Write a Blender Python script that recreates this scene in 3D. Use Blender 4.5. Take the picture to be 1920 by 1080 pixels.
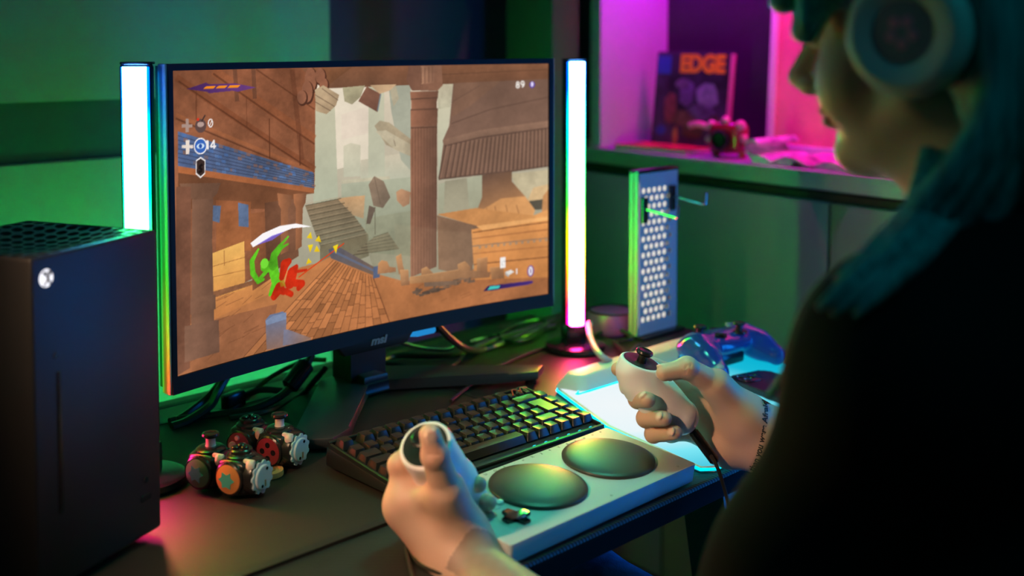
import bpy, bmesh, math, random
import numpy as np
from math import sin, cos, pi, radians, sqrt
from mathutils import Vector, Matrix
from mathutils.bvhtree import BVHTree

for _o in list(bpy.data.objects):
    bpy.data.objects.remove(_o)
SC = bpy.context.scene
COL = SC.collection
D = 0.74                      # height of the desk top above the floor
random.seed(4); RNG = np.random.default_rng(4)

# ---------------------------------------------------------------- camera
cam_data = bpy.data.cameras.new('camera')
cam = bpy.data.objects.new('camera', cam_data)
COL.objects.link(cam)
cam.location = (0, 0, D + 0.4859)
cam.rotation_euler = (pi / 2 - 0.0533, 0, -0.7794)
cam_data.sensor_width = 36.0
cam_data.lens = 36.0 * 2150.4 / 1920.0
cam_data.shift_y = -346.1 / 1920.0
cam_data.clip_start = 0.02
cam_data.dof.use_dof = True
cam_data.dof.focus_distance = 1.33
cam_data.dof.aperture_fstop = 2.8
SC.camera = cam

# ---------------------------------------------------------------- world and exposure
world = bpy.data.worlds.new('night'); SC.world = world
world.use_nodes = True
world.node_tree.nodes['Background'].inputs[0].default_value = (0.02, 0.03, 0.05, 1)
world.node_tree.nodes['Background'].inputs[1].default_value = 0.02
SC.view_settings.view_transform = 'Standard'
SC.view_settings.look = 'None'
SC.view_settings.exposure = 0.0
SC.view_settings.gamma = 1.0
SC.view_settings.use_curve_mapping = False

# strengths of the lamps, seen and added
BAR_REAR_POWER = 100.0; BAR_RIM_POWER = 5.0
BAR_POWER = 50.0          # two RGB light bars beside the monitor
DESK_STRIP_POWER = 62.0    # green strip along the rear desk edge
SHELF_STRIP_POWER = 180.0  # magenta strip under the wall shelf
BLUE_FILL_POWER = 12.0     # added blue fill panel, unseen, at the near end of the cabinet
CEILING_FILL_POWER = 3.6    # added dim teal fill on the ceiling, for the hair
WARM_FILL_POWER = 590.0      # added warm fill on the left end of the desk, for the hands
TEAL_FILL_POWER = 34.0     # added teal fill hung above the keyboard, for the controller
SCREEN_POWER = 1.0

# ---------------------------------------------------------------- helpers
def lin(c):
    if isinstance(c, str):
        c = [int(c[i:i + 2], 16) / 255 for i in (0, 2, 4)]
        c = [x / 12.92 if x <= 0.04045 else ((x + 0.055) / 1.055) ** 2.4 for x in c]
    return (c[0], c[1], c[2], 1.0)

def mat(name, col, rough=0.5, metal=0.0, spec=0.5, bump=0.0, bscale=300.0, var=0.0, vscale=8.0,
        trans=0.0, ior=1.45, coat=0.0, stretch=None):
    m = bpy.data.materials.new(name); m.use_nodes = True
    nt = m.node_tree; b = nt.nodes['Principled BSDF']
    c = lin(col)
    b.inputs['Base Color'].default_value = c
    b.inputs['Roughness'].default_value = rough
    b.inputs['Metallic'].default_value = metal
    b.inputs['Specular IOR Level'].default_value = spec
    b.inputs['Transmission Weight'].default_value = trans
    b.inputs['IOR'].default_value = ior
    b.inputs['Coat Weight'].default_value = coat
    tc = nt.nodes.new('ShaderNodeTexCoord'); mp = nt.nodes.new('ShaderNodeMapping')
    nt.links.new(tc.outputs['Object'], mp.inputs[0])
    if stretch: mp.inputs['Scale'].default_value = stretch
    if var:
        n = nt.nodes.new('ShaderNodeTexNoise'); n.inputs['Scale'].default_value = vscale
        n.inputs['Detail'].default_value = 5
        nt.links.new(mp.outputs[0], n.inputs[0])
        r = nt.nodes.new('ShaderNodeValToRGB')
        r.color_ramp.elements[0].color = tuple(x * (1 - var) for x in c[:3]) + (1,)
        r.color_ramp.elements[1].color = tuple(min(1, x * (1 + var)) for x in c[:3]) + (1,)
        r.color_ramp.elements[0].position = .3; r.color_ramp.elements[1].position = .7
        nt.links.new(n.outputs[0], r.inputs[0]); nt.links.new(r.outputs[0], b.inputs['Base Color'])
    if bump:
        n = nt.nodes.new('ShaderNodeTexNoise'); n.inputs['Scale'].default_value = bscale
        nt.links.new(mp.outputs[0], n.inputs[0])
        bp = nt.nodes.new('ShaderNodeBump'); bp.inputs['Strength'].default_value = bump
        bp.inputs['Distance'].default_value = 0.001
        nt.links.new(n.outputs[0], bp.inputs['Height']); nt.links.new(bp.outputs[0], b.inputs['Normal'])
    return m

def emit(name, col, strength):
    m = bpy.data.materials.new(name); m.use_nodes = True
    nt = m.node_tree; nt.nodes.remove(nt.nodes['Principled BSDF'])
    e = nt.nodes.new('ShaderNodeEmission'); e.inputs[0].default_value = lin(col); e.inputs[1].default_value = strength
    nt.links.new(e.outputs[0], nt.nodes['Material Output'].inputs[0])
    return m

def emit_ramp(name, stops, strength, axis=2, lo=0.0, hi=1.0):
    """emission whose colour runs along a local axis, as the LEDs of the strip do"""
    m = emit(name, (1, 1, 1), strength); nt = m.node_tree
    e = [n for n in nt.nodes if n.type == 'EMISSION'][0]
    tc = nt.nodes.new('ShaderNodeTexCoord'); sp = nt.nodes.new('ShaderNodeSeparateXYZ')
    mr = nt.nodes.new('ShaderNodeMapRange'); mr.inputs[1].default_value = lo; mr.inputs[2].default_value = hi
    rp = nt.nodes.new('ShaderNodeValToRGB')
    nt.links.new(tc.outputs['Object'], sp.inputs[0]); nt.links.new(sp.outputs[axis], mr.inputs[0])
    nt.links.new(mr.outputs[0], rp.inputs[0]); nt.links.new(rp.outputs[0], e.inputs[0])
    el = rp.color_ramp.elements
    while len(el) < len(stops): el.new(0.5)
    for i, (p, c) in enumerate(stops):
        el[i].position = p; el[i].color = (c[0], c[1], c[2], 1)
    return m

def emit_radial(name, stops, strength, centre, radius):
    m = emit_ramp(name, stops, strength); nt = m.node_tree
    tc = nt.nodes.new('ShaderNodeTexCoord'); vm = nt.nodes.new('ShaderNodeVectorMath'); vm.operation = 'DISTANCE'
    vm.inputs[1].default_value = centre
    mr = [n for n in nt.nodes if n.type == 'MAP_RANGE'][0]; mr.inputs[1].default_value = 0; mr.inputs[2].default_value = radius
    nt.links.new(tc.outputs['Object'], vm.inputs[0]); nt.links.new(vm.outputs['Value'], mr.inputs[0])
    return m

def attr_mat(name, rough=0.5, strength=None, sss=0.0, bump=0.0, bscale=400):
    m = bpy.data.materials.new(name); m.use_nodes = True
    nt = m.node_tree; b = nt.nodes['Principled BSDF']
    a = nt.nodes.new('ShaderNodeAttribute'); a.attribute_name = 'Col'
    if strength is not None:
        nt.nodes.remove(b)
        e = nt.nodes.new('ShaderNodeEmission'); e.inputs[1].default_value = strength
        nt.links.new(a.outputs[0], e.inputs[0]); nt.links.new(e.outputs[0], nt.nodes['Material Output'].inputs[0])
    else:
        nt.links.new(a.outputs[0], b.inputs['Base Color']); b.inputs['Roughness'].default_value = rough
        b.inputs['Subsurface Weight'].default_value = sss
        b.inputs['Subsurface Radius'].default_value = (.006, .002, .001); b.inputs['Subsurface Scale'].default_value = .5
        if bump:
            n = nt.nodes.new('ShaderNodeTexNoise'); n.inputs['Scale'].default_value = bscale
            tc = nt.nodes.new('ShaderNodeTexCoord'); nt.links.new(tc.outputs['Object'], n.inputs[0])
            bp = nt.nodes.new('ShaderNodeBump'); bp.inputs['Strength'].default_value = bump; bp.inputs['Distance'].default_value = .0006
            nt.links.new(n.outputs[0], bp.inputs['Height']); nt.links.new(bp.outputs[0], b.inputs['Normal'])
    return m

def link_mesh(name, me, m, parent=None, loc=(0, 0, 0), rot=(0, 0, 0), smooth=35):
    if m is not None: me.materials.append(m)
    if smooth:
        me.polygons.foreach_set('use_smooth', [True] * len(me.polygons))
        if smooth < 180: me.set_sharp_from_angle(angle=radians(smooth))
    o = bpy.data.objects.new(name, me); COL.objects.link(o)
    o.location = loc; o.rotation_euler = rot
    if parent is not None: o.parent = parent
    return o

def fin(name, bm, m, parent=None, loc=(0, 0, 0), rot=(0, 0, 0), smooth=35):
    bmesh.ops.recalc_face_normals(bm, faces=bm.faces)
    me = bpy.data.meshes.new(name); bm.to_mesh(me); bm.free()
    return link_mesh(name, me, m, parent, loc, rot, smooth)

def thing(name, label, cat, loc=(0, 0, 0), rot=(0, 0, 0), group=None):
    o = bpy.data.objects.new(name, None); COL.objects.link(o)
    o.empty_display_size = .02
    o.location = (loc[0], loc[1], loc[2] + D); o.rotation_euler = rot
    return tag(o, label, cat, group)

def tag(o, label, cat, group=None, kind=None):
    o['label'] = label; o['category'] = cat
    if group: o['group'] = group
    if kind: o['kind'] = kind
    return o

def struct(o, label, cat):
    tag(o, label, cat); o['kind'] = 'structure'; return o

def lift(o):
    o.location.z += D; return o

def B(): return bmesh.new()

def xf(bm, vs, M):
    if M is not None: bmesh.ops.transform(bm, matrix=M, verts=vs)

def box(bm, size, c=(0, 0, 0), bev=0.0, seg=2, M=None):
    r = bmesh.ops.create_cube(bm, size=1.0); vs = r['verts']
    bmesh.ops.scale(bm, vec=size, verts=vs)
    if bev:
        es = list({e for v in vs for e in v.link_edges})
        q = bmesh.ops.bevel(bm, geom=es, offset=bev, segments=seg, affect='EDGES', profile=.5)
        vs = list({v for f in q['faces'] for v in f.verts} | {v for v in vs if v.is_valid})
        st = list(vs); seen = set(vs)
        while st:
            v = st.pop()
            for e in v.link_edges:
                w = e.other_vert(v)
                if w not in seen: seen.add(w); st.append(w)
        vs = list(seen)
    T = Matrix.Translation(c)
    xf(bm, vs, (M @ T) if M is not None else T)
    return vs

def lathe(bm, prof, seg=32, M=None, cap=True):
    """prof: (r, z) pairs from bottom to top; closed where r = 0"""
    rings = []; allv = []
    for r, z in prof:
        if r < 1e-6:
            v = bm.verts.new((0, 0, z)); rings.append([v]); allv.append(v)
        else:
            rg = [bm.verts.new((r * cos(2 * pi * i / seg), r * sin(2 * pi * i / seg), z)) for i in range(seg)]
            rings.append(rg); allv += rg
    for a, b in zip(rings, rings[1:]):
        for i in range(seg):
            j = (i + 1) % seg
            if len(a) == 1 and len(b) == 1: break
            if len(a) == 1: bm.faces.new((a[0], b[i], b[j]))
            elif len(b) == 1: bm.faces.new((a[i], a[j], b[0]))
            else: bm.faces.new((a[i], a[j], b[j], b[i]))
    if cap:
        if len(rings[0]) > 1: bm.faces.new(list(reversed(rings[0])))
        if len(rings[-1]) > 1: bm.faces.new(rings[-1])
    xf(bm, allv, M)
    return allv

def frame_to(p, z, x=None):
    """matrix whose local z axis points along z, origin p"""
    z = Vector(z).normalized()
    x = Vector(x) if x is not None else (Vector((0, 0, 1)) if abs(z.z) < .9 else Vector((1, 0, 0)))
    y = z.cross(x).normalized(); x = y.cross(z).normalized()
    M = Matrix.Identity(4)
    for i in range(3):
        M[i][0] = x[i]; M[i][1] = y[i]; M[i][2] = z[i]; M[i][3] = p[i]
    return M

def spline(pts, n=8):
    P = [Vector(p) for p in pts]
    P = [2 * P[0] - P[1]] + P + [2 * P[-1] - P[-2]]
    out = []
    for i in range(1, len(P) - 2):
        for k in range(n):
            t = k / n; a, b, c, d = P[i - 1:i + 3]
            out.append(.5 * ((2 * b) + (c - a) * t + (2 * a - 5 * b + 4 * c - d) * t * t + (3 * b - a - 3 * c + d) * t ** 3))
    out.append(P[-2])
    return out

def tube(bm, pts, r, seg=8, n=8, cap=True):
    Q = spline(pts, n) if n else [Vector(p) for p in pts]
    rs = r if callable(r) else (lambda t: r)
    up = Vector((0, 0, 1)); rings = []
    for i, p in enumerate(Q):
        t = (Q[min(i + 1, len(Q) - 1)] - Q[max(i - 1, 0)]).normalized()
        if abs(t.dot(up)) > .95: up = Vector((1, 0, 0)) if abs(t.x) < .9 else Vector((0, 1, 0))
        a = t.cross(up).normalized(); b = a.cross(t).normalized(); up = b
        rr = rs(i / (len(Q) - 1))
        rings.append([bm.verts.new(p + rr * (cos(2 * pi * k / seg) * a + sin(2 * pi * k / seg) * b)) for k in range(seg)])
    for u, v in zip(rings, rings[1:]):
        for k in range(seg):
            j = (k + 1) % seg
            bm.faces.new((u[k], u[j], v[j], v[k]))
    if cap:
        bm.faces.new(list(reversed(rings[0]))); bm.faces.new(rings[-1])
    return Q

def prism(bm, poly, z0, z1, M=None, bev=0.0, seg=2):
    a = [bm.verts.new((p[0], p[1], z0)) for p in poly]
    b = [bm.verts.new((p[0], p[1], z1)) for p in poly]
    fs = [bm.faces.new(list(reversed(a))), bm.faces.new(b)]
    for i in range(len(poly)):
        j = (i + 1) % len(poly); fs.append(bm.faces.new((a[i], a[j], b[j], b[i])))
    vs = a + b
    if bev:
        es = list({e for f in fs[:2] for e in f.edges})
        q = bmesh.ops.bevel(bm, geom=es, offset=bev, segments=seg, affect='EDGES', profile=.5)
        seen = set(v for v in vs if v.is_valid) | {v for f in q['faces'] for v in f.verts}
        st = list(seen)
        while st:
            v = st.pop()
            for e in v.link_edges:
                w = e.other_vert(v)
                if w not in seen: seen.add(w); st.append(w)
        vs = list(seen)
    xf(bm, vs, M)
    return vs

def rrect(w, h, r, n=5, cx=0, cy=0):
    o = []
    for sx, sy, a0 in ((1, 1, 0), (-1, 1, 90), (-1, -1, 180), (1, -1, 270)):
        for k in range(n + 1):
            a = radians(a0 + 90 * k / n)
            o.append((cx + sx * (w / 2 - r) + r * cos(a), cy + sy * (h / 2 - r) + r * sin(a)))
    return o

def ball(bm, r, c=(0, 0, 0), sc=(1, 1, 1), M=None, u=16, v=10):
    q = bmesh.ops.create_uvsphere(bm, u_segments=u, v_segments=v, radius=r); vs = q['verts']
    T = Matrix.Translation(c) @ Matrix.Diagonal((*sc, 1))
    xf(bm, vs, (M @ T) if M is not None else T)
    return vs

def text_mesh(name, body, size, m, parent=None, M=None, ext=0.0004, bold=0.0, shear=0.0, sx=1.0):
    cu = bpy.data.curves.new(name + '_curve', 'FONT'); cu.body = body; cu.size = size
    cu.extrude = ext; cu.offset = bold; cu.shear = shear; cu.align_x = 'CENTER'; cu.align_y = 'CENTER'
    t = bpy.data.objects.new(name + '_tmp', cu); COL.objects.link(t)
    bpy.context.view_layer.update()
    me = bpy.data.meshes.new_from_object(t.evaluated_get(bpy.context.evaluated_depsgraph_get()))
    bpy.data.objects.remove(t); bpy.data.curves.remove(cu)
    me.name = name
    if sx != 1: me.transform(Matrix.Diagonal((sx, 1, 1, 1)))
    if M is not None: me.transform(M)
    me.materials.clear()
    return link_mesh(name, me, m, parent, smooth=0)

# ------------------------------------------------ organic surfaces: distance field on a grid, then surface nets
class Field:
    def __init__(s, lo, hi, h):
        s.lo = np.array(lo, float); s.h = h
        n = np.ceil((np.array(hi) - s.lo) / h).astype(int) + 1
        s.f = np.full(n, 1.0, np.float32)
        s.ax = [s.lo[i] + h * np.arange(n[i]) for i in range(3)]
    def region(s, lo, hi):
        sl = []
        for i in range(3):
            a = max(0, int((lo[i] - s.lo[i]) / s.h)); b = min(len(s.ax[i]), int((hi[i] - s.lo[i]) / s.h) + 2)
            sl.append(slice(a, max(a, b)))
        X = [s.ax[i][sl[i]].astype(np.float32) for i in range(3)]
        return tuple(sl), X[0][:, None, None], X[1][None, :, None], X[2][None, None, :]
    def merge(s, sl, d, k, op='u'):
        a = s.f[sl]
        if op == 'u':
            if k <= 0: s.f[sl] = np.minimum(a, d)
            else:
                q = np.clip(.5 + .5 * (a - d) / k, 0, 1)
                s.f[sl] = a + (d - a) * q - k * q * (1 - q)
        else:
            b = -d
            if k <= 0: s.f[sl] = np.maximum(a, b)
            else:
                q = np.clip(.5 + .5 * (b - a) / k, 0, 1)
                s.f[sl] = a + (b - a) * q + k * q * (1 - q)
    def cone(s, a, b, ra, rb, k=.004, op='u', flat=None):
        """tapered capsule; flat = (axis vector, factor) squashes it across an axis"""
        a = np.array(a, float); b = np.array(b, float); m = max(ra, rb) * 1.3 + max(k, 0) + 2 * s.h
        if flat is not None: m = m * max(1.0, 1.0 / flat[1] if flat[1] < 1 else 1.0)
        sl, X, Y, Z = s.region(np.minimum(a, b) - m, np.maximum(a, b) + m)
        if s.f[sl].size == 0: return
        e = b - a; L = max(e @ e, 1e-12)
        t = np.clip(((X - a[0]) * e[0] + (Y - a[1]) * e[1] + (Z - a[2]) * e[2]) / L, 0, 1)
        dx = X - a[0] - t * e[0]; dy = Y - a[1] - t * e[1]; dz = Z - a[2] - t * e[2]
        if flat is not None:
            n = np.array(flat[0], float); n /= np.linalg.norm(n)
            w = (dx * n[0] + dy * n[1] + dz * n[2]) * (1 / flat[1] - 1)
            dx = dx + w * n[0]; dy = dy + w * n[1]; dz = dz + w * n[2]
        d = np.sqrt(dx * dx + dy * dy + dz * dz) - (ra + (rb - ra) * t)
        if flat is not None: d = d * min(1.0, flat[1])
        s.merge(sl, d, k, op)
    def chain(s, pts, rs, k=.004):
        for i in range(len(pts) - 1): s.cone(pts[i], pts[i + 1], rs[i], rs[i + 1], k)
    def ell(s, c, rad, R=None, k=.004, op='u'):
        c = np.array(c, float); rad = np.array(rad, float); m = rad.max() + max(k, 0) + 2 * s.h
        sl, X, Y, Z = s.region(c - m, c + m)
        if s.f[sl].size == 0: return
        dx, dy, dz = X - c[0], Y - c[1], Z - c[2]
        if R is not None:
            R = np.array(R)      # rows: local axes
            dx, dy, dz = [R[i][0] * dx + R[i][1] * dy + R[i][2] * dz for i in range(3)]
        q = np.sqrt((dx / rad[0]) ** 2 + (dy / rad[1]) ** 2 + (dz / rad[2]) ** 2)
        q2 = np.sqrt((dx / rad[0] ** 2) ** 2 + (dy / rad[1] ** 2) ** 2 + (dz / rad[2] ** 2) ** 2) + 1e-6
        s.merge(sl, q * (q - 1) / q2, k, op)
    def cut(s, p, n, k=0.0):
        """remove everything on the n side of the plane through p"""
        p = np.array(p, float); n = np.array(n, float); n /= np.linalg.norm(n)
        X, Y, Z = s.ax[0][:, None, None], s.ax[1][None, :, None], s.ax[2][None, None, :]
        d = ((X - p[0]) * n[0] + (Y - p[1]) * n[1] + (Z - p[2]) * n[2]).astype(np.float32)
        s.merge((slice(None),) * 3, -d, k, 's')
    def mesh(s):
        f = s.f; n = f.shape; ins = f < 0
        c = np.zeros(tuple(x - 1 for x in n), np.int8)
        for i in (0, 1):
            for j in (0, 1):
                for k in (0, 1):
                    c += ins[i:n[0] - 1 + i, j:n[1] - 1 + j, k:n[2] - 1 + k]
        I = np.argwhere((c > 0) & (c < 8)); idx = np.full(c.shape, -1, np.int64)
        idx[I[:, 0], I[:, 1], I[:, 2]] = np.arange(len(I))
        P = np.zeros((len(I), 3)); cnt = np.zeros(len(I))
        cor = [(i, j, k) for i in (0, 1) for j in (0, 1) for k in (0, 1)]
        val = {q: f[I[:, 0] + q[0], I[:, 1] + q[1], I[:, 2] + q[2]] for q in cor}
        for a in cor:
            for ax in range(3):
                if a[ax]: continue
                b = list(a); b[ax] = 1; b = tuple(b)
                va, vb = val[a], val[b]; mk = (va < 0) != (vb < 0)
                t = va[mk] / (va[mk] - vb[mk])
                q = np.tile(np.array(a, float), (mk.sum(), 1)); q[:, ax] = t
                P[mk] += q; cnt[mk] += 1
        P = s.lo + s.h * (I + P / cnt[:, None])
        F = []
        for ax in range(3):
            u, v = (ax + 1) % 3, (ax + 2) % 3
            A = [slice(None)] * 3; Bq = [slice(None)] * 3
            A[ax] = slice(0, n[ax] - 1); Bq[ax] = slice(1, n[ax])
            sa, sb = ins[tuple(A)], ins[tuple(Bq)]
            E = np.argwhere(sa != sb)
            E = E[(E[:, u] > 0) & (E[:, v] > 0) & (E[:, u] < n[u] - 1) & (E[:, v] < n[v] - 1)]
            fl = sa[E[:, 0], E[:, 1], E[:, 2]]
            def at(du, dv):
                q = E.copy(); q[:, u] += du; q[:, v] += dv
                return idx[q[:, 0], q[:, 1], q[:, 2]]
            Q = np.stack([at(-1, -1), at(0, -1), at(0, 0), at(-1, 0)], 1)
            Q[~fl] = Q[~fl][:, ::-1]
            F.append(Q)
        F = np.concatenate(F); F = F[(F >= 0).all(1)]
        return P, F

def np_mesh(name, P, F, cols=None):
    me = bpy.data.meshes.new(name)
    me.vertices.add(len(P)); me.vertices.foreach_set('co', np.asarray(P, np.float32).ravel())
    me.loops.add(F.size); me.loops.foreach_set('vertex_index', F.ravel().astype(np.int32))
    me.polygons.add(len(F)); me.polygons.foreach_set('loop_start', np.arange(0, F.size, F.shape[1], dtype=np.int32))
    me.update(calc_edges=True)
    if cols is not None:
        a = me.color_attributes.new('Col', 'FLOAT_COLOR', 'POINT')
        a.data.foreach_set('color', np.c_[cols, np.ones(len(cols))].astype(np.float32).ravel())
    return me


# ================================================================ THE SETTING
M_wall = mat('painted wall', (.34, .40, .38), .85, bump=.15, bscale=120, var=.06, vscale=3)
M_wall_dark = mat('dark teal wall stripe', (.055, .10, .12), .8, bump=.1, bscale=150, var=.12, vscale=4)  # darker teal tone showing between the two wall panels
M_recess = mat('recess wall paint', (.12, .05, .15), .85, bump=.1, bscale=120, var=.05)
M_ceil = mat('ceiling paint', (.25, .25, .26), .9, bump=.1)
M_dim = mat('dark grey room paint', (.08, .085, .09), .9, bump=.1)
M_post = mat('grey post paint', (.09, .10, .06), .7, bump=.1)

def wall(name, lo, hi, m, label):
    bm = B(); s = [hi[i] - lo[i] for i in range(3)]; c = [(hi[i] + lo[i]) / 2 for i in range(3)]
    box(bm, s); return struct(fin(name, bm, m, None, c, smooth=0), label, 'wall')

def make_floor():
    m = mat('oak floor', (.62, .27, .08), .55, bump=.3, bscale=60, var=.35, vscale=9, stretch=(1, 14, 1))
    bm = B(); box(bm, (5.0, 4.6, .05))
    return struct(fin('floor', bm, m, None, (.7, .5, -.025), smooth=0), 'brown wooden floor below the desk', 'floor')
make_floor()
bm = B(); box(bm, (5.0, 4.6, .05)); struct(fin('ceiling', bm, M_ceil, None, (.7, .5, 2.525), smooth=0), 'plain ceiling above the room', 'ceiling')
wb = wall('wall_back', (-1.7, 1.80, 0), (1.278, 1.86, 2.5), M_wall_dark, 'green-lit wall with a dark stripe behind the monitor')
for nm, z0, z1 in (('wall_panel', -D, .298), ('wall_panel', .393, 2.5 - D)):
    bm = B(); box(bm, (2.978, .02, z1 - z0), (0, 0, 0), .002, 1)
    p = fin(nm, bm, M_wall, wb, (0, -.039, (z0 + z1) / 2 + D - 1.25), smooth=0)
wall('wall_recess', (1.2, 2.15, 0), (3.2, 2.21, 2.5), M_recess, 'dim purple wall set back behind the monitor')
wall('wall_left', (-1.76, -1.8, 0), (-1.7, 1.86, 2.5), M_dim, 'dark side wall left of the desk')
wall('wall_front', (-1.76, -1.86, 0), (3.2, -1.8, 2.5), M_dim, 'dark wall behind the camera')
bm = B(); box(bm, (.06, 4.6, 2.5))
struct(fin('wall_right', bm, M_dim, None, (2.42, .7, 1.25), (0, 0, -.1122), smooth=0), 'dark wall behind the storage cabinet', 'wall')
bm = B(); box(bm, (.078, .131, 2.5), bev=.003)
struct(fin('wall_post', bm, M_post, None, (1.682, 1.6155, 1.25)), 'narrow dark post behind the right end of the monitor', 'post')

# ---------------------------------------------------------------- desk
M_desk = mat('dark ribbed desk laminate', (.018, .017, .016), .42, bump=.0, var=.15, vscale=20)
def ribs(m, scale, strength, axis_rot):
    nt = m.node_tree; b = nt.nodes['Principled BSDF']
    tc = nt.nodes.new('ShaderNodeTexCoord'); mp = nt.nodes.new('ShaderNodeMapping'); mp.inputs['Rotation'].default_value = (0, 0, axis_rot)
    w = nt.nodes.new('ShaderNodeTexWave'); w.inputs['Scale'].default_value = scale; w.bands_direction = 'Y'
    bp = nt.nodes.new('ShaderNodeBump'); bp.inputs['Strength'].default_value = strength; bp.inputs['Distance'].default_value = .001
    nt.links.new(tc.outputs['Object'], mp.inputs[0]); nt.links.new(mp.outputs[0], w.inputs[0])
    nt.links.new(w.outputs['Fac'], bp.inputs['Height']); nt.links.new(bp.outputs[0], b.inputs['Normal'])
ribs(M_desk, 95, .5, .78)
M_black = mat('black steel', (.012, .012, .014), .4, bump=.1)
desk = thing('desk', 'black desk with a ribbed top carrying the monitor and keyboard', 'desk', (.72, 1.065, -D))
bm = B(); box(bm, (1.70, .66, .028), (0, 0, D - .014), .004)
fin('desk_top', bm, M_desk, desk)
bm = B(); box(bm, (1.7012, .6612, .024), (0, 0, D - .0155), .003); fin('edge_band', bm, mat('matte black edge band', (.008, .008, .009), .85, spec=.08, bump=.05), desk)
for sx in (-.72, .50):
    bm = B()
    for y0, y1, z in ((-.27, .0, 0), (.27, .0, 0)):
        pass
    box(bm, (.05, .60, .03), (sx, 0, D - .043), .004)
    fin('top_rail', bm, M_black, desk)
    for sy in (-1, 1):
        bm = B(); prism(bm, [(-.034, 0), (.034, 0), (.034, .70), (-.034, .70)], -.02, .02)
        a = Matrix(((0, 0, 1, sx), (1, 0, 0, sy * .29), (0, 1, 0, 0), (0, 0, 0, 1)))
        sh = Matrix.Identity(4); sh[1][2] = -sy * .17
        bmesh.ops.transform(bm, matrix=sh @ a, verts=bm.verts)
        fin('leg', bm, M_black, desk, (0, sy * .02, 0))
    bm = B(); box(bm, (.06, .66, .02), (sx, 0, .01), .004); fin('foot', bm, M_black, desk)

M_mat = mat('desk mat cloth', (.018, .012, .010), .62, bump=.35, bscale=900, var=.1, vscale=30)
M_matedge = mat('desk mat rim', (.012, .012, .013), .5, bump=.2, bscale=900)
dm = thing('desk_mat', 'dark cloth desk mat lit brown and red below the round gadgets', 'desk mat', (.66, 1.112, 0))
bm = B(); prism(bm, rrect(.772, .432, .02), 0, .0035, bev=.001); fin('cloth', bm, M_mat, dm)
bm = B()
o = rrect(.78, .44, .024); i_ = rrect(.764, .424, .017)
for z in (0,):
    va = [[bm.verts.new((p[0], p[1], zz)) for p in q] for q, zz in ((o, 0), (o, .0038), (i_, .0044), (i_, .003))]
    for a, b in zip(va, va[1:]):
        for k in range(len(o)):
            j = (k + 1) % len(o); bm.faces.new((a[k], a[j], b[j], b[k]))
fin('stitched_rim', bm, M_matedge, dm)

# green strip fixed along the rear edge of the desk
ls = thing('desk_led_strip', 'green LED strip along the rear edge of the desk', 'light strip', (.95, 1.402, -.012))
bm = B(); box(bm, (1.0, .012, .022), (0, 0, 0), .002); fin('channel', bm, M_black, ls)
bm = B(); box(bm, (1.0, .018, .002), (0, .011, .0105)); fin('added_light_hood', bm, M_black, ls, smooth=0)  # added lip that keeps the green strip light off the upper wall
bm = B(); box(bm, (.98, .004, .014), (0, .008, 0), .001)
fin('diffuser', bm, emit('green strip light', (.02, 1.0, .16), DESK_STRIP_POWER), ls)

# ---------------------------------------------------------------- storage cabinet and open shelf on the right
UX, UY = .1122, .9937
CAB_ROT = -math.atan2(UX, UY)             # local +y runs along the front, local +x goes into the cabinet
cab = thing('storage_cabinet', 'long white storage cabinet with flat doors behind the pegboard', 'cabinet', (1.862, 1.016, -D), (0, 0, CAB_ROT))
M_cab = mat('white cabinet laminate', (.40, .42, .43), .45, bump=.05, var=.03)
M_door = mat('door laminate teal light tint', (.14, .24, .21), .45, bump=.05, var=.03)  # cabinet doors; the dark teal cast of the light is put into this colour
M_gap = mat('dark shadow gap', (.03, .03, .03), .8, bump=.05)
bm = B(); box(bm, (.42, 2.2, .035), (.21, -.25, D + .2325), .003); fin('counter_top', bm, M_cab, cab)
bm = B(); box(bm, (.38, 2.2, D + .13), (.215, -.25, (D + .215 + .07) / 2), 0); fin('carcass', bm, M_gap, cab, smooth=0)
bm = B(); box(bm, (.33, 2.18, .07), (.215, -.25, .035)); fin('plinth', bm, M_gap, cab, smooth=0)
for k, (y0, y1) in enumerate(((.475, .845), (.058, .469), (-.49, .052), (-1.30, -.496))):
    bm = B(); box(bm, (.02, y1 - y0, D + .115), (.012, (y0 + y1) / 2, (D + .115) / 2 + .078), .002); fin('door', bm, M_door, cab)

shelf = thing('open_shelf', 'open shelf unit with a magenta-lit white side panel', 'shelf', (1.862, 1.016, .25), (0, 0, CAB_ROT))
M_white = mat('white panel magenta light tint', (.60, .44, .64), .55, bump=.05, var=.03)  # white panel with the magenta light tinted into its base colour
M_back = mat('black back panel', (.02, .02, .024), .7, bump=.1, var=.2)
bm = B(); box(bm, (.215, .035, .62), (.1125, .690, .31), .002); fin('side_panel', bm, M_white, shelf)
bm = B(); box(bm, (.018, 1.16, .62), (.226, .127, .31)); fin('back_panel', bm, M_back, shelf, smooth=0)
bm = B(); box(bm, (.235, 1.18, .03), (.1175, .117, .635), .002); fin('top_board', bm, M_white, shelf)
bm = B(); box(bm, (.012, 1.145, .17), (.006, .10, .536), .002); fin('added_light_lip', bm, M_white, shelf)  # unseen valance added to block the magenta light from the desk
bm = B(); box(bm, (.02, 1.0, .012), (.05, .14, .614), .002); sl = fin('led_channel', bm, M_black, shelf)
bm = B(); box(bm, (.014, .98, .004), (.05, .14, .606)); fin('led_diffuser', bm, emit_ramp('magenta strip light', [(0, (1, 0, .24)), (.45, (1, 0, .45)), (1, (.42, 0, 1))], SHELF_STRIP_POWER, 1, -.3, .55), sl, smooth=0)

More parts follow.
